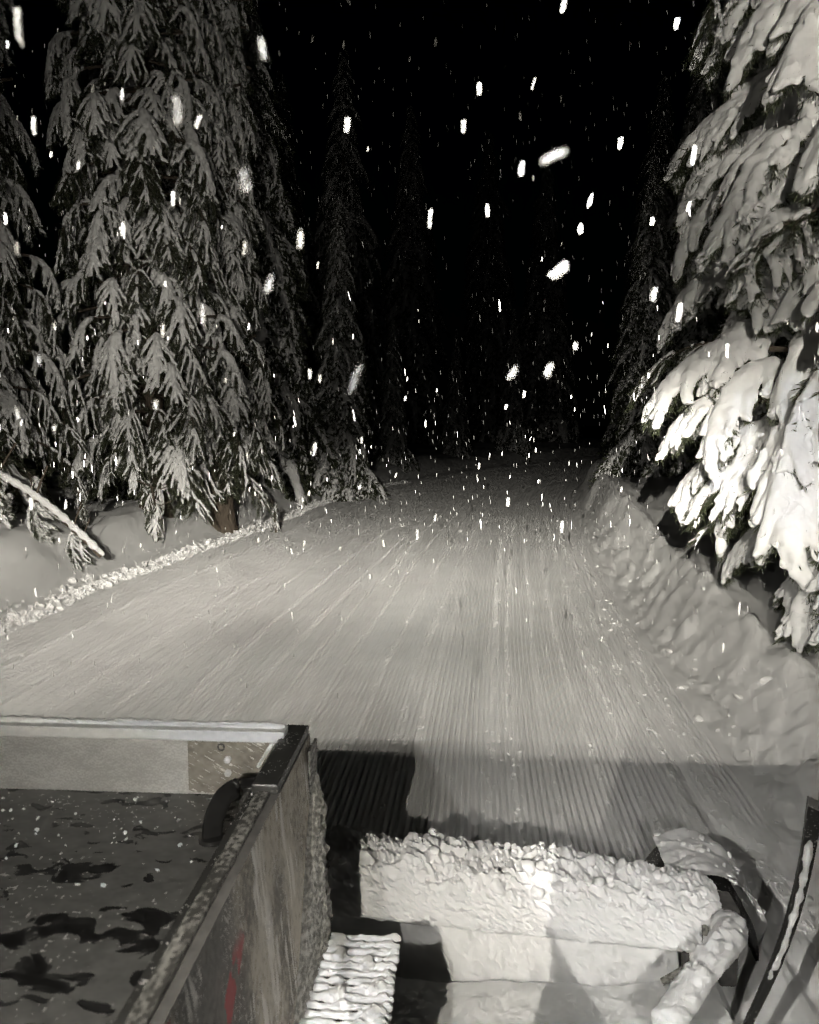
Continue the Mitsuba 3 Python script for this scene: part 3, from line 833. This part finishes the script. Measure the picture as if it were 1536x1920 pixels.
for k, (bx_, bz) in enumerate([(-.837, 1.165), (-.837, 1.215)]):
    c = trimesh.creation.cylinder(.013, .014, sections=6)
    c.apply_transform(trimesh.transformations.rotation_matrix(math.pi / 2, [1, 0, 0]))
    st = trimesh.creation.cylinder(.006, .034, sections=10)
    st.apply_transform(trimesh.transformations.rotation_matrix(math.pi / 2, [1, 0, 0]))
    c = cat([c, st])
    c.apply_translation([bx_, TY - .018, bz])
    put(GR + '__corner_plate__bolt' + (f'_{k:03d}' if k else ''), c, 'm_rail')
c = trimesh.creation.annulus(.009, .014, .004)
c.apply_transform(trimesh.transformations.rotation_matrix(math.pi / 2, [1, 0, 0]))
c.apply_translation([-.862, TY - .0115, 1.258])
put(GR + '__corner_plate__hole', c, 'm_dark')
# side board: leaning slab
ys = np.linspace(0.2, 2.915, 120)
zs = np.linspace(1.27, 0.60, 40)
Yg, Zg = np.meshgrid(ys, zs, indexing='ij')
Yr = np.where(Yg > 2.7, 2.7 + (Yg - 2.7) * (1 - 0.75 * (1.3 - Zg) / 0.7 * 0.9), Yg)
out = np.stack([wx(Zg) + 0.004 * (fb(Yg, Zg, 6, 2, 91) - 0.5), Yr, Zg], -1)
inn = out.copy()
inn[..., 0] -= 0.0275
m1, m2 = grid_mesh(out), grid_mesh(inn)
edge = grid_mesh(np.stack([out[-1], inn[-1]], 0))
bot = grid_mesh(np.stack([out[:, -1], inn[:, -1]], 0))
top = grid_mesh(np.stack([out[:, 0], inn[:, 0]], 0))
put(GR + '__side_board', cat([m1, m2, edge, bot]), 'm_wall', 40)
put(GR + '__side_board__top_edge', top, 'm_dark')
labels[GR + '__side_board'] = {'label': 'weathered dark side board with scrapes and a slanting red paint stripe'}
put(GR + '__side_board__cap_rail', box(-.634, -.5915, 0.2, 2.395, 1.255, 1.283, .005), 'm_worn')
put(GR + '__side_board__lip', box(-.664, -.640, 0.2, 2.40, 1.075, 1.262, .003), 'm_black')
put(GR + '__corner_post', box(-.650, -.5665, 2.40, 2.915, 1.268, 1.302, .006), 'm_black')
put(GR + '__corner_post__leg', box(-.658, -.574, 2.44, 2.91, 1.075, 1.267, .004), 'm_black')
labels[GR + '__corner_post'] = {'label': 'black corner post flecked with snow'}
put(GR + '__latch_plate', box(-.551, -.541, 2.80, 2.935, 1.05, 1.245, .003), 'm_worn')
for k in range(2):
    c = trimesh.creation.cylinder(.008, .012, sections=8)
    c.apply_transform(trimesh.transformations.rotation_matrix(math.pi / 2, [0, 1, 0]))
    c.apply_translation([-.539, 2.905, 1.21 - .11 * k])
    put(GR + '__latch_plate__bolt' + (f'_{k:03d}' if k else ''), c, 'm_dark')
# ice crust down the rear edge of the board
Yg, Zg = np.meshgrid(np.linspace(0, 1, 60), np.linspace(1.16, 0.585, 150), indexing='ij')
q = (1.16 - Zg) / .575
yr = 2.93 - 0.19 * q
wid = 0.06 + 0.46 * q ** 1.1
Yc = yr - Yg * wid
bmp = fb(Yc, Zg, 38, 3, 92)
X = wx(Zg) + 0.002 + (0.012 + 0.028 * (1 - Yg)) * sstep(0, .25, q) * sstep(1, .75, Yg + .25 * (fb(Yc, Zg, 12, 2, 93) - .5)) * (0.25 + 1.2 * bmp) - 0.006 * sstep(.8, 1, Yg)
P = np.stack([X, Yc + 0.012 * (fb(Zg * 1.0, Yc, 30, 2, 94) - .5), Zg], -1)
P = np.concatenate([(P[:1] + [-.045, .004, 0]), P], 0)
put(GR + '__ice_crust', grid_mesh(P), 'm_crust', True)
labels[GR + '__ice_crust'] = {'label': 'rough crust of ice and packed snow down the edge of the side board'}
put(GR + '__tailgate_bracket', box(-.648, -.59, 2.75, 2.78, 0.62, 1.04, .004), 'm_dark')
# step with snowy bars
SZ, SX0, SX1, SY0, SY1 = 0.585, -0.50, -0.225, 2.28, 2.755
ST = GR + '__step'
fr = cat([box(SX0 - .03, SX1, SY1 - .012, SY1, SZ - .05, SZ - .006), box(SX1 - .012, SX1, SY0, SY1 - .013, SZ - .05, SZ - .006), box(SX0 - .03, SX1 - .013, SY0, SY0 + .012, SZ - .05, SZ - .006),
          box(SX0 - .03, SX0 - .018, SY0 + .013, SY1 - .013, SZ - .05, SZ - .006)])
put(ST, fr, 'm_dark')
labels[ST] = {'label': 'grated step with rows of snow on its bars'}
nb = 12
for k in range(nb):
    yb = SY0 + 0.03 + (SY1 - SY0 - 0.05) * k / (nb - 1)
    put(f'{ST}__bar' + (f'_{k:03d}' if k else ''), box(SX0 - .016, SX1 - .013, yb - .006, yb + .006, SZ - .045, SZ - .002), 'm_dark')
    caps = []
    xs = np.linspace(SX0 - .025, SX1 + .004, 15)
    rr = rg.uniform(.0075, .0115, 15)
    rr[rg.random(15) < .08] *= 1.5
    yo, zo = rg.normal(0, .0022, 15), rg.normal(0, .002, 15)
    for i in range(14):
        caps.append([xs[i], yb + yo[i], SZ + .002 + zo[i], rr[i], xs[i + 1], yb + yo[i + 1], SZ + .002 + zo[i + 1], rr[i + 1]])
    for e in range(3):
        x_ = SX1 - rg.uniform(0, .03)
        caps.append([x_, yb + rg.normal(0, .006), SZ + .006, .011, x_ + .005, yb + rg.normal(0, .006), SZ + .010, .010])
    if k in (1, 3, 4, 7, 8, 10):
        x_ = rg.uniform(SX0 + .03, SX1 - .04)
        caps.append([x_, yb - .012, SZ + .014, .02, x_ + .012, yb + .014, SZ + .016, .018])
    put(f'{ST}__snow' + (f'_{k:03d}' if k else ''), whole(blob_mesh(caps, .0042, .6, 40 + k, 70)), 'm_snow', True)
# black grab handle inside the bed
th = np.linspace(0, 1, 24)
hp = np.array([[-.800, 2.47, 1.080], [-.800, 2.475, 1.13], [-.797, 2.50, 1.18], [-.785, 2.545, 1.225], [-.755, 2.59, 1.245], [-.715, 2.61, 1.25], [-.664, 2.61, 1.25]])
tt = np.linspace(0, 1, 7)
hp = np.stack([np.interp(th, tt, hp[:, k]) for k in range(3)], -1)
hp[:, 2] = 1.08 + (hp[:, 2] - 1.08) * .74
for _ in range(2):
    hp[1:-1] = (hp[:-2] + 2 * hp[1:-1] + hp[2:]) / 4


def strap(p, w, tck, wdir):
    tan = np.gradient(p, axis=0)
    tan /= np.linalg.norm(tan, axis=1, keepdims=True)
    wd = wdir - (tan @ wdir)[:, None] * tan
    wd /= np.linalg.norm(wd, axis=1, keepdims=True)
    nn_ = np.cross(tan, wd)
    ring = [(-.5, -.5), (-.3, -.62), (.3, -.62), (.5, -.5), (.5, .5), (.3, .62), (-.3, .62), (-.5, .5)]
    P = np.stack([p + wd * (a * w) + nn_ * (b * tck) for a, b in ring] + [p + wd * (-.5 * w) + nn_ * (-.5 * tck)], 1)
    return grid_mesh(P)


put(GR + '__grab_handle', strap(hp, .062, .016, np.array([.75, .55, .1])), 'm_wet_black', True)
labels[GR + '__grab_handle'] = {'label': 'wet black curved grab handle at the corner of the bed'}
fl = trimesh.creation.cylinder(.042, .014, sections=24)
fl.apply_translation([-.800, 2.468, 1.084])
put(GR + '__grab_handle__foot', fl, 'm_wet_black', 30)
for k in range(1):
    yy = 2.60 + .06 * k
    put(GR + '__grab_handle__rib' + (f'_{k:03d}' if k else ''), tube([[-.745, yy, 1.08], [-.738, yy + .01, 1.14], [-.715, yy + .02, 1.185], [-.664, yy + .03, 1.20]], [.012, .012, .012, .012], 8), 'm_black', True)
# underframe, cab rear and lamps (behind and above the view)
put(GR + '__chassis', box(-2.3, -.68, -1.5, 2.78, .34, 1.05, .02), 'm_dark')
put(GR + '__cab_rear', box(-2.4, 1.2, -.34, -.30, .9, 2.25, .01), 'm_dark')
put(GR + '__unseen_cab_roof', box(-2.4, 1.2, -1.7, -.15, 2.85, 2.909, .004), 'm_dark')  # roof out of view; rear edge set to shade the near ground
for x_, nm in ((-2.38, ''), (1.12, '_001')):
    put(GR + '__cab_pillar' + nm, box(x_, x_ + .06, -.34, -.28, 2.252, 2.848, .01), 'm_dark')


def lamp(base, o, d, s=.075):
    d = np.array(d, float)
    d /= np.linalg.norm(d)
    r_ = np.cross(d, [0, 0, 1.0])
    r_ /= np.linalg.norm(r_)
    u_ = np.cross(r_, d)
    M = np.eye(4)
    M[:3, 0], M[:3, 1], M[:3, 2], M[:3, 3] = r_, u_, d, o
    sh = box(-s, s, -s, s, -.12, -.045, .01)
    rim = cat([box(-s, s, s - .008, s, -.044, -.012), box(-s, s, -s, -s + .008, -.044, -.012), box(-s, -s + .008, -s + .009, s - .009, -.044, -.012), box(s - .008, s, -s + .009, s - .009, -.044, -.012)])
    sh = cat([sh, rim])
    sh.apply_transform(M)
    key = num(base)
    put(key, sh, 'm_dark')
    ln = box(-s + .012, s - .012, -s + .012, s - .012, -.043, -.034)
    ln.apply_transform(M)
    put(key + '__lens', ln, {'type': 'diffuse', 'reflectance': {'type': 'rgb', 'value': [.6, .6, .6]}}, emitter={'type': 'area', 'radiance': {'type': 'rgb', 'value': [2.0, 1.9, 1.7]}})
    return key


for i, (lx, az, _) in enumerate(ROOF_LAMPS):
    lamp(GR + '__unseen_roof_lamp', (lx, ROOF_Y, ROOF_Z), (math.sin(math.radians(az)), math.cos(math.radians(az)), -.16))
    put(GR + '__unseen_roof_lamp' + (f'_{i:03d}' if i else '') + '__stalk', tube([[lx, ROOF_Y - .08, 2.905], [lx, ROOF_Y - .08, ROOF_Z - .07]], [.015, .015], 8), 'm_dark')
lamp(GR + '__unseen_rear_lamp', (B1[0], B1[1] - .02, B1[2]), (.1, 1, -.25))
lamp(GR + '__unseen_rear_lamp', (B3[0], B3[1] - .02, B3[2]), (.6, 1, -.5))
lamp(GR + '__unseen_rear_lamp', (B2[0], B2[1] - .02, B2[2]), (.1, 1, -.25))
# out-of-view plates shaping two rear beams: a straight cutoff and a wedge shadow
put(GR + '__unseen_cutoff_plate', trimesh.Trimesh([[-.602, -.06, 1.70], [-.556, .30, 1.55], [-.556, .30, 2.2], [-.602, -.06, 2.2]], [[0, 1, 2], [0, 2, 3]]), 'm_dark')
vz = [[.362, .30, 1.60], [.362, .30, 2.05], [.3985, .30, 2.05], [.5536, .30, 1.759], [.4036, .30, 1.60]]
put(GR + '__unseen_wedge_plate', trimesh.Trimesh(vz, [[0, 1, 2], [0, 2, 3], [0, 3, 4]]), 'm_dark')

# ------------------------------------------------------------------ the tiller behind the machine
TL = 'tiller'
tag(TL, 'snow caked tiller hood and its frame trailing on the trail behind the bed', 'snow tiller')
prof = np.array([[3.62, .24], [3.645, .34], [3.63, .41], [3.58, .465], [3.50, .495], [3.42, .49], [3.335, .455], [3.275, .41], [3.25, .375], [3.245, .35], [3.262, .335], [3.31, .33]])
seg = np.linalg.norm(np.diff(prof, axis=0), axis=1)
sp = np.concatenate([[0], np.cumsum(seg)]) / seg.sum()
sv = np.linspace(0, 1, 150)
pv = np.stack([np.interp(sv, sp, prof[:, 0]), np.interp(sv, sp, prof[:, 1])], -1)
for _ in range(6):
    pv[1:-1] = (pv[:-2] + 2 * pv[1:-1] + pv[2:]) / 4
nrm = np.stack([np.gradient(pv[:, 1]), -np.gradient(pv[:, 0])], -1)
nrm /= np.linalg.norm(nrm, axis=1, keepdims=True)
if (nrm[75] @ np.array([-.3, 1.0])) < 0:
    nrm = -nrm
xs = np.linspace(-1.35, 1.10, 560)
Xg, Sg = np.meshgrid(xs, sv, indexing='ij')
endr = 0.10
cut = np.clip((xs - (1.10 - endr)) / endr, 0, 1)
shrink = 1 - 0.35 * (1 - np.sqrt(np.maximum(0, 1 - cut ** 2)))
cen = np.array([3.45, .38])
yaw = -0.02 * (xs + .5)
zt = -0.055 * (xs + .5)
base = cen + (pv[None] - cen) * shrink[:, None, None]
topw = sstep(.22, .36, Sg) * sstep(.82, .60, Sg)
right = sstep(.95, .55, Xg)
P3 = np.stack([Xg * 6, Sg * 8.5, Xg * 0], -1)
big = meshkit.fbm(P3, 3, 7)
bil = 1 - np.abs(2 * meshkit.fbm(P3 * 1.9, 3, 9) - 1)
fine = meshkit.fbm(P3 * 5, 3, 12)
finer = meshkit.fbm(P3 * 14, 2, 13)
cake = topw * (0.015 + 0.035 * sstep(.3, .75, big) * (0.4 + .6 * right) + 0.05 * bil ** 1.3 * (0.45 + .55 * right)) + 0.020 * (fine - .5) + 0.012 * (finer - .5) + 0.03 * topw * (fine - .5) + 0.016 * topw * (finer - .5)
base = base + nrm[None] * cake[..., None]
P = np.stack([Xg, base[..., 0] + yaw[:, None], base[..., 1] + zt[:, None]], -1)
hood = grid_mesh(P)
endcap = np.concatenate([P[-1], [[1.10, 3.45 + yaw[-1], .38 + zt[-1]]]])
k_ = np.arange(len(sv) - 1)
capm = trimesh.Trimesh(endcap, np.stack([k_, k_ + 1, k_ * 0 + len(sv)], 1), process=False)
put(TL + '__hood', hood, 'm_snow_rough', True)
put(TL + '__hood_end', capm, 'm_snow', False)
rg = np.random.default_rng(57)
n = 300
ii = np.clip((rg.beta(1.6, 1.4, n) * 555).astype(int), 1, 555)
jj = np.clip((149 * (0.32 + 0.42 * rg.random(n))).astype(int), 0, 149)
sz = np.minimum(.004 + rg.exponential(.007, n), .030)
big_i = rg.choice(n, 9)
sz[big_i] = rg.uniform(.022, .036, 9)
put(TL + '__hood__snow_clods', scatter(LUMPS1, P[ii, jj] + [0, -.002, .004], sz, rg, (1.1, .9, .8)), 'm_crumb', True)
labels[TL + '__hood__snow_clods'] = {'kind': 'stuff', 'label': 'loose snow clods lying on the tiller hood'}
labels[TL + '__hood'] = {'label': 'rounded tiller hood plastered with lumpy snow'}
# front panel below the hood
Xg, Sg = np.meshgrid(np.linspace(-1.35, 0.92, 300), np.linspace(0, 1, 60), indexing='ij')
rag = 0.02 * (fb(Xg, Xg * 0, 4.5, 3, 95) - .5)
Z = .40 - Sg * (.38 + rag) - 0.05 * (Xg + .3)
Yp = 3.45 - 0.17 * Sg + 0.035 * (fb(Xg, Sg * .3, 7, 3, 96) - .5) + .026 * (fb(Xg, Sg * .4, 22, 3, 97) - .5)
Pp = np.stack([Xg + 0.02 * Sg, Yp, Z], -1)
Pp = np.concatenate([Pp, Pp[-1:] + [.0, .05, 0], Pp[-1:] + [-.03, .22, 0]], 0)
put(TL + '__front_panel', grid_mesh(Pp), 'm_snow_rough', True)
labels[TL + '__front_panel'] = {'label': 'snow plastered panel under the tiller hood'}
# snow covered frame deck in front of it
Xg, Yg = np.meshgrid(np.linspace(-.60, 1.045, 200), np.linspace(1.6, 3.235, 160), indexing='ij')
Zd = .02 + .05 * (fb(Xg, Yg, 2.5, 3, 98) - .5) + .03 * (fb(Xg, Yg, 9, 3, 99) - .5) + .014 * (fb(Xg, Yg, 40, 2, 102) - .5) + 0.03 * sstep(.5, 1.0, Xg)
Pd = np.stack([Xg + .012 * (fb(Yg, Xg, 8, 2, 100) - .5), Yg + .03 * (fb(Xg, Xg * 0, 6, 2, 101) - .5) * sstep(3.0, 3.235, Yg), Zd + .075], -1)
Pd = np.concatenate([Pd, Pd[-1:] + [.012, 0, -.05], Pd[-1:] + [.0, 0, -.14]], 0)
put(TL + '__deck', grid_mesh(Pd), 'm_snow_rough', True)
labels[TL + '__deck'] = {'label': 'snow covered frame deck in front of the tiller'}
# snow coated hydraulic pipe at the right end
pip = np.array([[.70, 2.66, .36], [.785, 2.765, .385], [.88, 2.89, .41], [.965, 2.985, .42], [1.03, 3.07, .415], [1.075, 3.16, .39], [1.09, 3.26, .35]])
ti = np.linspace(0, 1, 60)
pp = np.stack([np.interp(ti, np.linspace(0, 1, 7), pip[:, k]) for k in range(3)], -1)
for _ in range(8):
    pp[1:-1] = (pp[:-2] + 2 * pp[1:-1] + pp[2:]) / 4
pm = tube(pp, np.linspace(.050, .064, 60), 28)
pv_ = np.array(pm.vertices)
ax = np.vstack([np.repeat(pp, 28, 0), pp[:1], pp[-1:]])
dr_ = pv_ - ax
nn_ = dr_ / (np.linalg.norm(dr_, axis=1, keepdims=True) + 1e-9)
pv_ = pv_ + nn_ * ((.028 * (meshkit.fbm(pv_ * 55, 3, 5) - .45) + .012 * (meshkit.fbm(pv_ * 9, 2, 6) - .4)) * (1 + nn_[:, 2]))[:, None]
put(TL + '__pipe', trimesh.Trimesh(pv_, pm.faces, process=False), 'm_snow_rough', True)
labels[TL + '__pipe'] = {'label': 'snow coated pipe ending near the lower right of the tiller'}
dd = pip[0] - pip[1]
dd /= np.linalg.norm(dd)
put(TL + '__pipe__end_cap', tube([pip[0] + dd * .001, pip[0] + dd * .006], [.040, .036], 7), 'm_snow_rough')
put(TL + '__hose', tube([[.80, 3.12, .20], [.90, 3.14, .25], [.98, 3.17, .31], [1.00, 3.25, .36]], [.014] * 4, 8), 'm_crust', True)
put(TL + '__hose_001', tube([[.95, 3.26, .12], [.96, 3.2, .2], [1.02, 3.16, .27], [1.04, 3.24, .36]], [.02] * 4, 8), 'm_dark', True)
put(TL + '__hinge_block', box(.945, 1.03, 3.27, 3.40, .04, .26, .012), 'm_dark')
put(TL + '__hinge_block_001', box(1.085, 1.16, 3.30, 3.46, .06, .40, .012), 'm_dark')
# curved finisher flap behind the right end, with snow lying on it
ph = np.linspace(math.radians(205), math.radians(30), 40)
arc = np.stack([1.02 + .27 * np.cos(ph[::-1]) * 1.0, 4.02 + .0 * ph, .02 + .30 * np.sin(ph[::-1]).clip(0)], -1)
rr = np.linspace(0, 1, 60)
th = np.linspace(0, 1, 120)
A, R_ = np.meshgrid(th, rr, indexing='ij')
ang = math.radians(-20) + A * math.radians(175)
Xf = 1.09 + .225 * np.cos(ang) * (1 + 0 * R_) + .03 * R_
Yf = 3.50 + .55 * R_
Zf = .05 + (.33 - .05 * R_) * np.sin(np.clip(ang, 0, math.pi)) + .0 * R_
Zf = Zf + .018 * (fb(Xf * 1.0, Yf, 11, 2, 103) - .5)
put(TL + '__flap', grid_mesh(np.stack([Xf, Yf, Zf], -1)), 'm_black', True)
labels[TL + '__flap'] = {'label': 'curved black rubber flap behind the right end of the tiller'}
sn = sstep(.18, .5, np.sin(np.clip(ang, 0, math.pi)))
off = .004 + sn * (.006 + .035 * fb(Xf, Yf, 8, 2, 104) + .05 * fb(Xf + .7 * Zf, Yf, 16, 3, 105))
Ps = np.stack([Xf + off * np.cos(ang), Yf + .0, Zf + off * np.sin(np.clip(ang, 0.3, math.pi))], -1)[22:98, :57]
put(TL + '__flap__snow', grid_mesh(Ps), 'm_snow_rough', True)
rf = np.random.default_rng(63)
fi = np.stack([rf.integers(0, Ps.shape[0], 90), rf.integers(0, Ps.shape[1], 90)], 1)
put(TL + '__flap__snow_clods', scatter(LUMPS1, Ps[fi[:, 0], fi[:, 1]], np.minimum(.004 + rf.exponential(.005, 90), .018), rf, (1.1, .9, .8)), 'm_crumb', True)
labels[TL + '__flap__snow_clods'] = {'kind': 'stuff', 'label': 'snow clods lying on the curved flap'}
# thin wing board standing up at the far right
e0_, e1_ = np.array([.985, 2.80, .20]), np.array([1.515, 3.56, .745])
tt = np.linspace(0, 1, 40)[:, None]
bow = np.array([.045, 0, -.03]) * np.sin(np.pi * tt)
ed = e0_ + (e1_ - e0_) * tt + bow
wv = np.linspace(.018, .062, 40)[:, None] * np.array([.88, -.35, -.32])
dv = np.array([.36, .92, -.10]) * np.linspace(.05, .15, 40)[:, None]
r0, r1, r2, r3 = ed, ed + wv, ed + wv + dv, ed + dv
WB = grid_mesh(np.stack([r0, r1, r2, r3, r0], 1))
endq = trimesh.Trimesh(np.vstack([r0[-1], r1[-1], r2[-1], r3[-1], r0[0], r1[0], r2[0], r3[0]]), [[0, 1, 2], [0, 2, 3], [4, 6, 5], [4, 7, 6]], process=False)
put(TL + '__wing_board', cat([WB, endq]), 'm_black', 30)
labels[TL + '__wing_board'] = {'label': 'thin dark wing board standing up at the right of the tiller, snow on its edge'}
caps = []
for i in range(4, 33):
    if i > 9:
        c = ed[i] + wv[i] * .5
        caps.append([*(c + rg.normal(0, .006, 3)), .006 + .011 * rg.random() * (i / 30), *(ed[i + 1] + wv[i + 1] * .5), .006 + .011 * rg.random() * (i / 30)])
put(TL + '__wing_board__snow', whole(blob_mesh(caps, .009, .6, 71, 45)), 'm_snow', True)

# ------------------------------------------------------------------ falling snow
BIG = [(-0.90, 1.69, 3.20, 0.0215, 0.0806, 3), (-0.46, 1.34, 2.90, 0.0213, 0.0527, 0), (-0.82, 2.58, 3.33, 0.0229, 0.0491, -20), (-0.26, 0.99, 2.69, 0.0157, 0.0388, 8), (-0.33, 1.40, 2.64, 0.0180, 0.0405, -20),
       (-0.16, 1.21, 2.47, 0.0187, 0.0530, -22), (-0.31, 1.57, 2.75, 0.0150, 0.0380, -3), (0.11, 1.09, 2.74, 0.0149, 0.0371, -65), (0.18, 1.65, 2.70, 0.032, 0.05, -55), (-1.05, 2.02, 3.13, 0.0169, 0.0494, -2),
       (-1.01, 2.44, 2.98, 0.0205, 0.0553, -2), (-0.61, 1.92, 2.66, 0.0175, 0.0562, 3), (-0.27, 1.93, 3.08, 0.0158, 0.0364, -5), (-0.10, 2.37, 2.98, 0.0164, 0.0567, -3), (-0.01, 2.65, 3.32, 0.0214, 0.0460, -5),
       (0.12, 1.87, 2.96, 0.0151, 0.0373, -5), (0.38, 2.63, 3.09, 0.0163, 0.0489, -15), (0.68, 2.61, 3.21, 0.0192, 0.0608, -8), (0.36, 1.63, 2.65, 0.0122, 0.0284, -8), (0.08, 1.41, 2.49, 0.0135, 0.0288, -35),
       (0.15, 1.50, 2.50, 0.0171, 0.0304, -18), (0.15, 1.67, 2.29, 0.0172, 0.0236, -3), (0.12, 2.16, 2.27, 0.0167, 0.0307, -5), (-0.78, 1.48, 2.52, 0.0108, 0.0196, 0), (-0.97, 1.92, 2.64, 0.0101, 0.0177, 0),
       (-0.32, 1.34, 2.99, 0.0151, 0.0378, 10), (-0.73, 1.92, 2.45, 0.0177, 0.0279, 0), (-0.81, 3.14, 2.14, 0.03, 0.055, 8), (-0.96, 1.72, 2.43, 0.0103, 0.0345, 5), (-0.91, 2.47, 2.69, 0.0193, 0.0418, 0),
       (-0.55, 2.07, 2.84, 0.0146, 0.0372, -5), (-0.91, 1.66, 2.76, 0.0119, 0.0304, 0), (-1.38, 2.46, 3.02, 0.0128, 0.0384, 0), (0.26, 1.99, 2.59, 0.0126, 0.0227, -5), (0.10, 2.18, 2.33, 0.0140, 0.0449, -5),
       (0.49, 2.07, 3.34, 0.0125, 0.0274, -10)]
rg = np.random.default_rng(91)
FL = []
for v in range(6):
    m = lump(300 + v, 3, 0.55)
    vv = np.array(m.vertices)
    vv = np.sign(vv) * np.abs(vv) ** [0.9, 0.9, 0.62]
    vv /= np.abs(vv).max(0)
    key = f'flake_group_{v}'
    scene[key] = {'type': 'shapegroup', 'flake': mikit.ply(trimesh.Trimesh(vv, m.faces, process=False), f'm_flake_{v}', smooth=True)}
    FL.append(key)
SMALL = []
for x, y, z, w, l, a in BIG:
    k = 0.62   # nearer and smaller
    k2 = 1.0
    if z < 2.4:
        k, k2 = 2.3, 0.36
    SMALL.append((x * k, y * k, CAM[2] + (z - CAM[2]) * k, w * k * k2 * 0.72, l * k * k2, a))
while len(SMALL) < 290:
    y = rg.uniform(1.4, 5.5)
    x, z = rg.uniform(-0.62, 0.55) * y, 2.4 + rg.uniform(-.16, .62) * y
    if z < 0.4677 * (6.2 - y) and y < 4.5:
        continue
    w = rg.uniform(.0045, .0095)
    SMALL.append((x, y, z, w, w * rg.uniform(2.0, 4.2), rg.normal(-4, 7)))
for i, (x, y, z, w, l, a) in enumerate(SMALL):
    key = num('snowflake')
    scene[key] = {'type': 'instance', 'shape': ref(FL[i % 6]), 'to_world': T().translate([x, y, z]).rotate([0, 1, 0], -a).rotate([0, 0, 1], (i * 77) % 360).scale([w / 2, w / 2, l / 2])}
    own = {0: 'long snowflake in the top left corner of the picture', 1: 'bright snowflake in front of the upper part of the tall lit spruce', 7: 'slanted snowflake in the dark sky left of the snow laden tree',
           8: 'largest snowflake clump, slanted, in the dark sky right of the centre', 5: 'blurred leaning snowflake right of the foot of the tall lit spruce'}
    tag(key, own.get(i, 'white snowflake drifting through the lamp light above the trail'), 'snowflake', 'snowflakes in the air')
n = 5200
P = np.stack([rg.uniform(-9, 8, n), 2.0 + 15 * rg.random(n) ** 0.9, rg.uniform(.15, 9, n)], -1)
P = P[(P[:, 2] < 3.6) | (rg.random(len(P)) < 0.5)]
P = P[(P[:, 2] > ground_z(P[:, 0], P[:, 1]) + .05) & ((P[:, 2] > 0.4677 * (6.2 - P[:, 1])) | (P[:, 1] > 4.5))]
oc = trimesh.creation.icosphere(subdivisions=0)
n = len(P)
w, l = rg.uniform(.0016, .0040, n) * (1 + P[:, 1] / 11), rg.uniform(.012, .024, n) * (1 + P[:, 1] / 14)
v = np.array(oc.vertices)
tl = rg.normal(.07, .10, n)
vx = v[None, :, 0] * w[:, None]
vz = v[None, :, 2] * l[:, None]
V = np.stack([vx * np.cos(tl)[:, None] - vz * np.sin(tl)[:, None], v[None, :, 1] * w[:, None], vx * np.sin(tl)[:, None] + vz * np.cos(tl)[:, None]], -1) + P[:, None]
put('falling_snow', trimesh.Trimesh(V.reshape(-1, 3), (np.array(oc.faces)[None] + (np.arange(n) * len(v))[:, None, None]).reshape(-1, 3), process=False), 'm_flake')
tag('falling_snow', 'fine snow falling thickly through the night air', 'falling snow', kind='stuff')
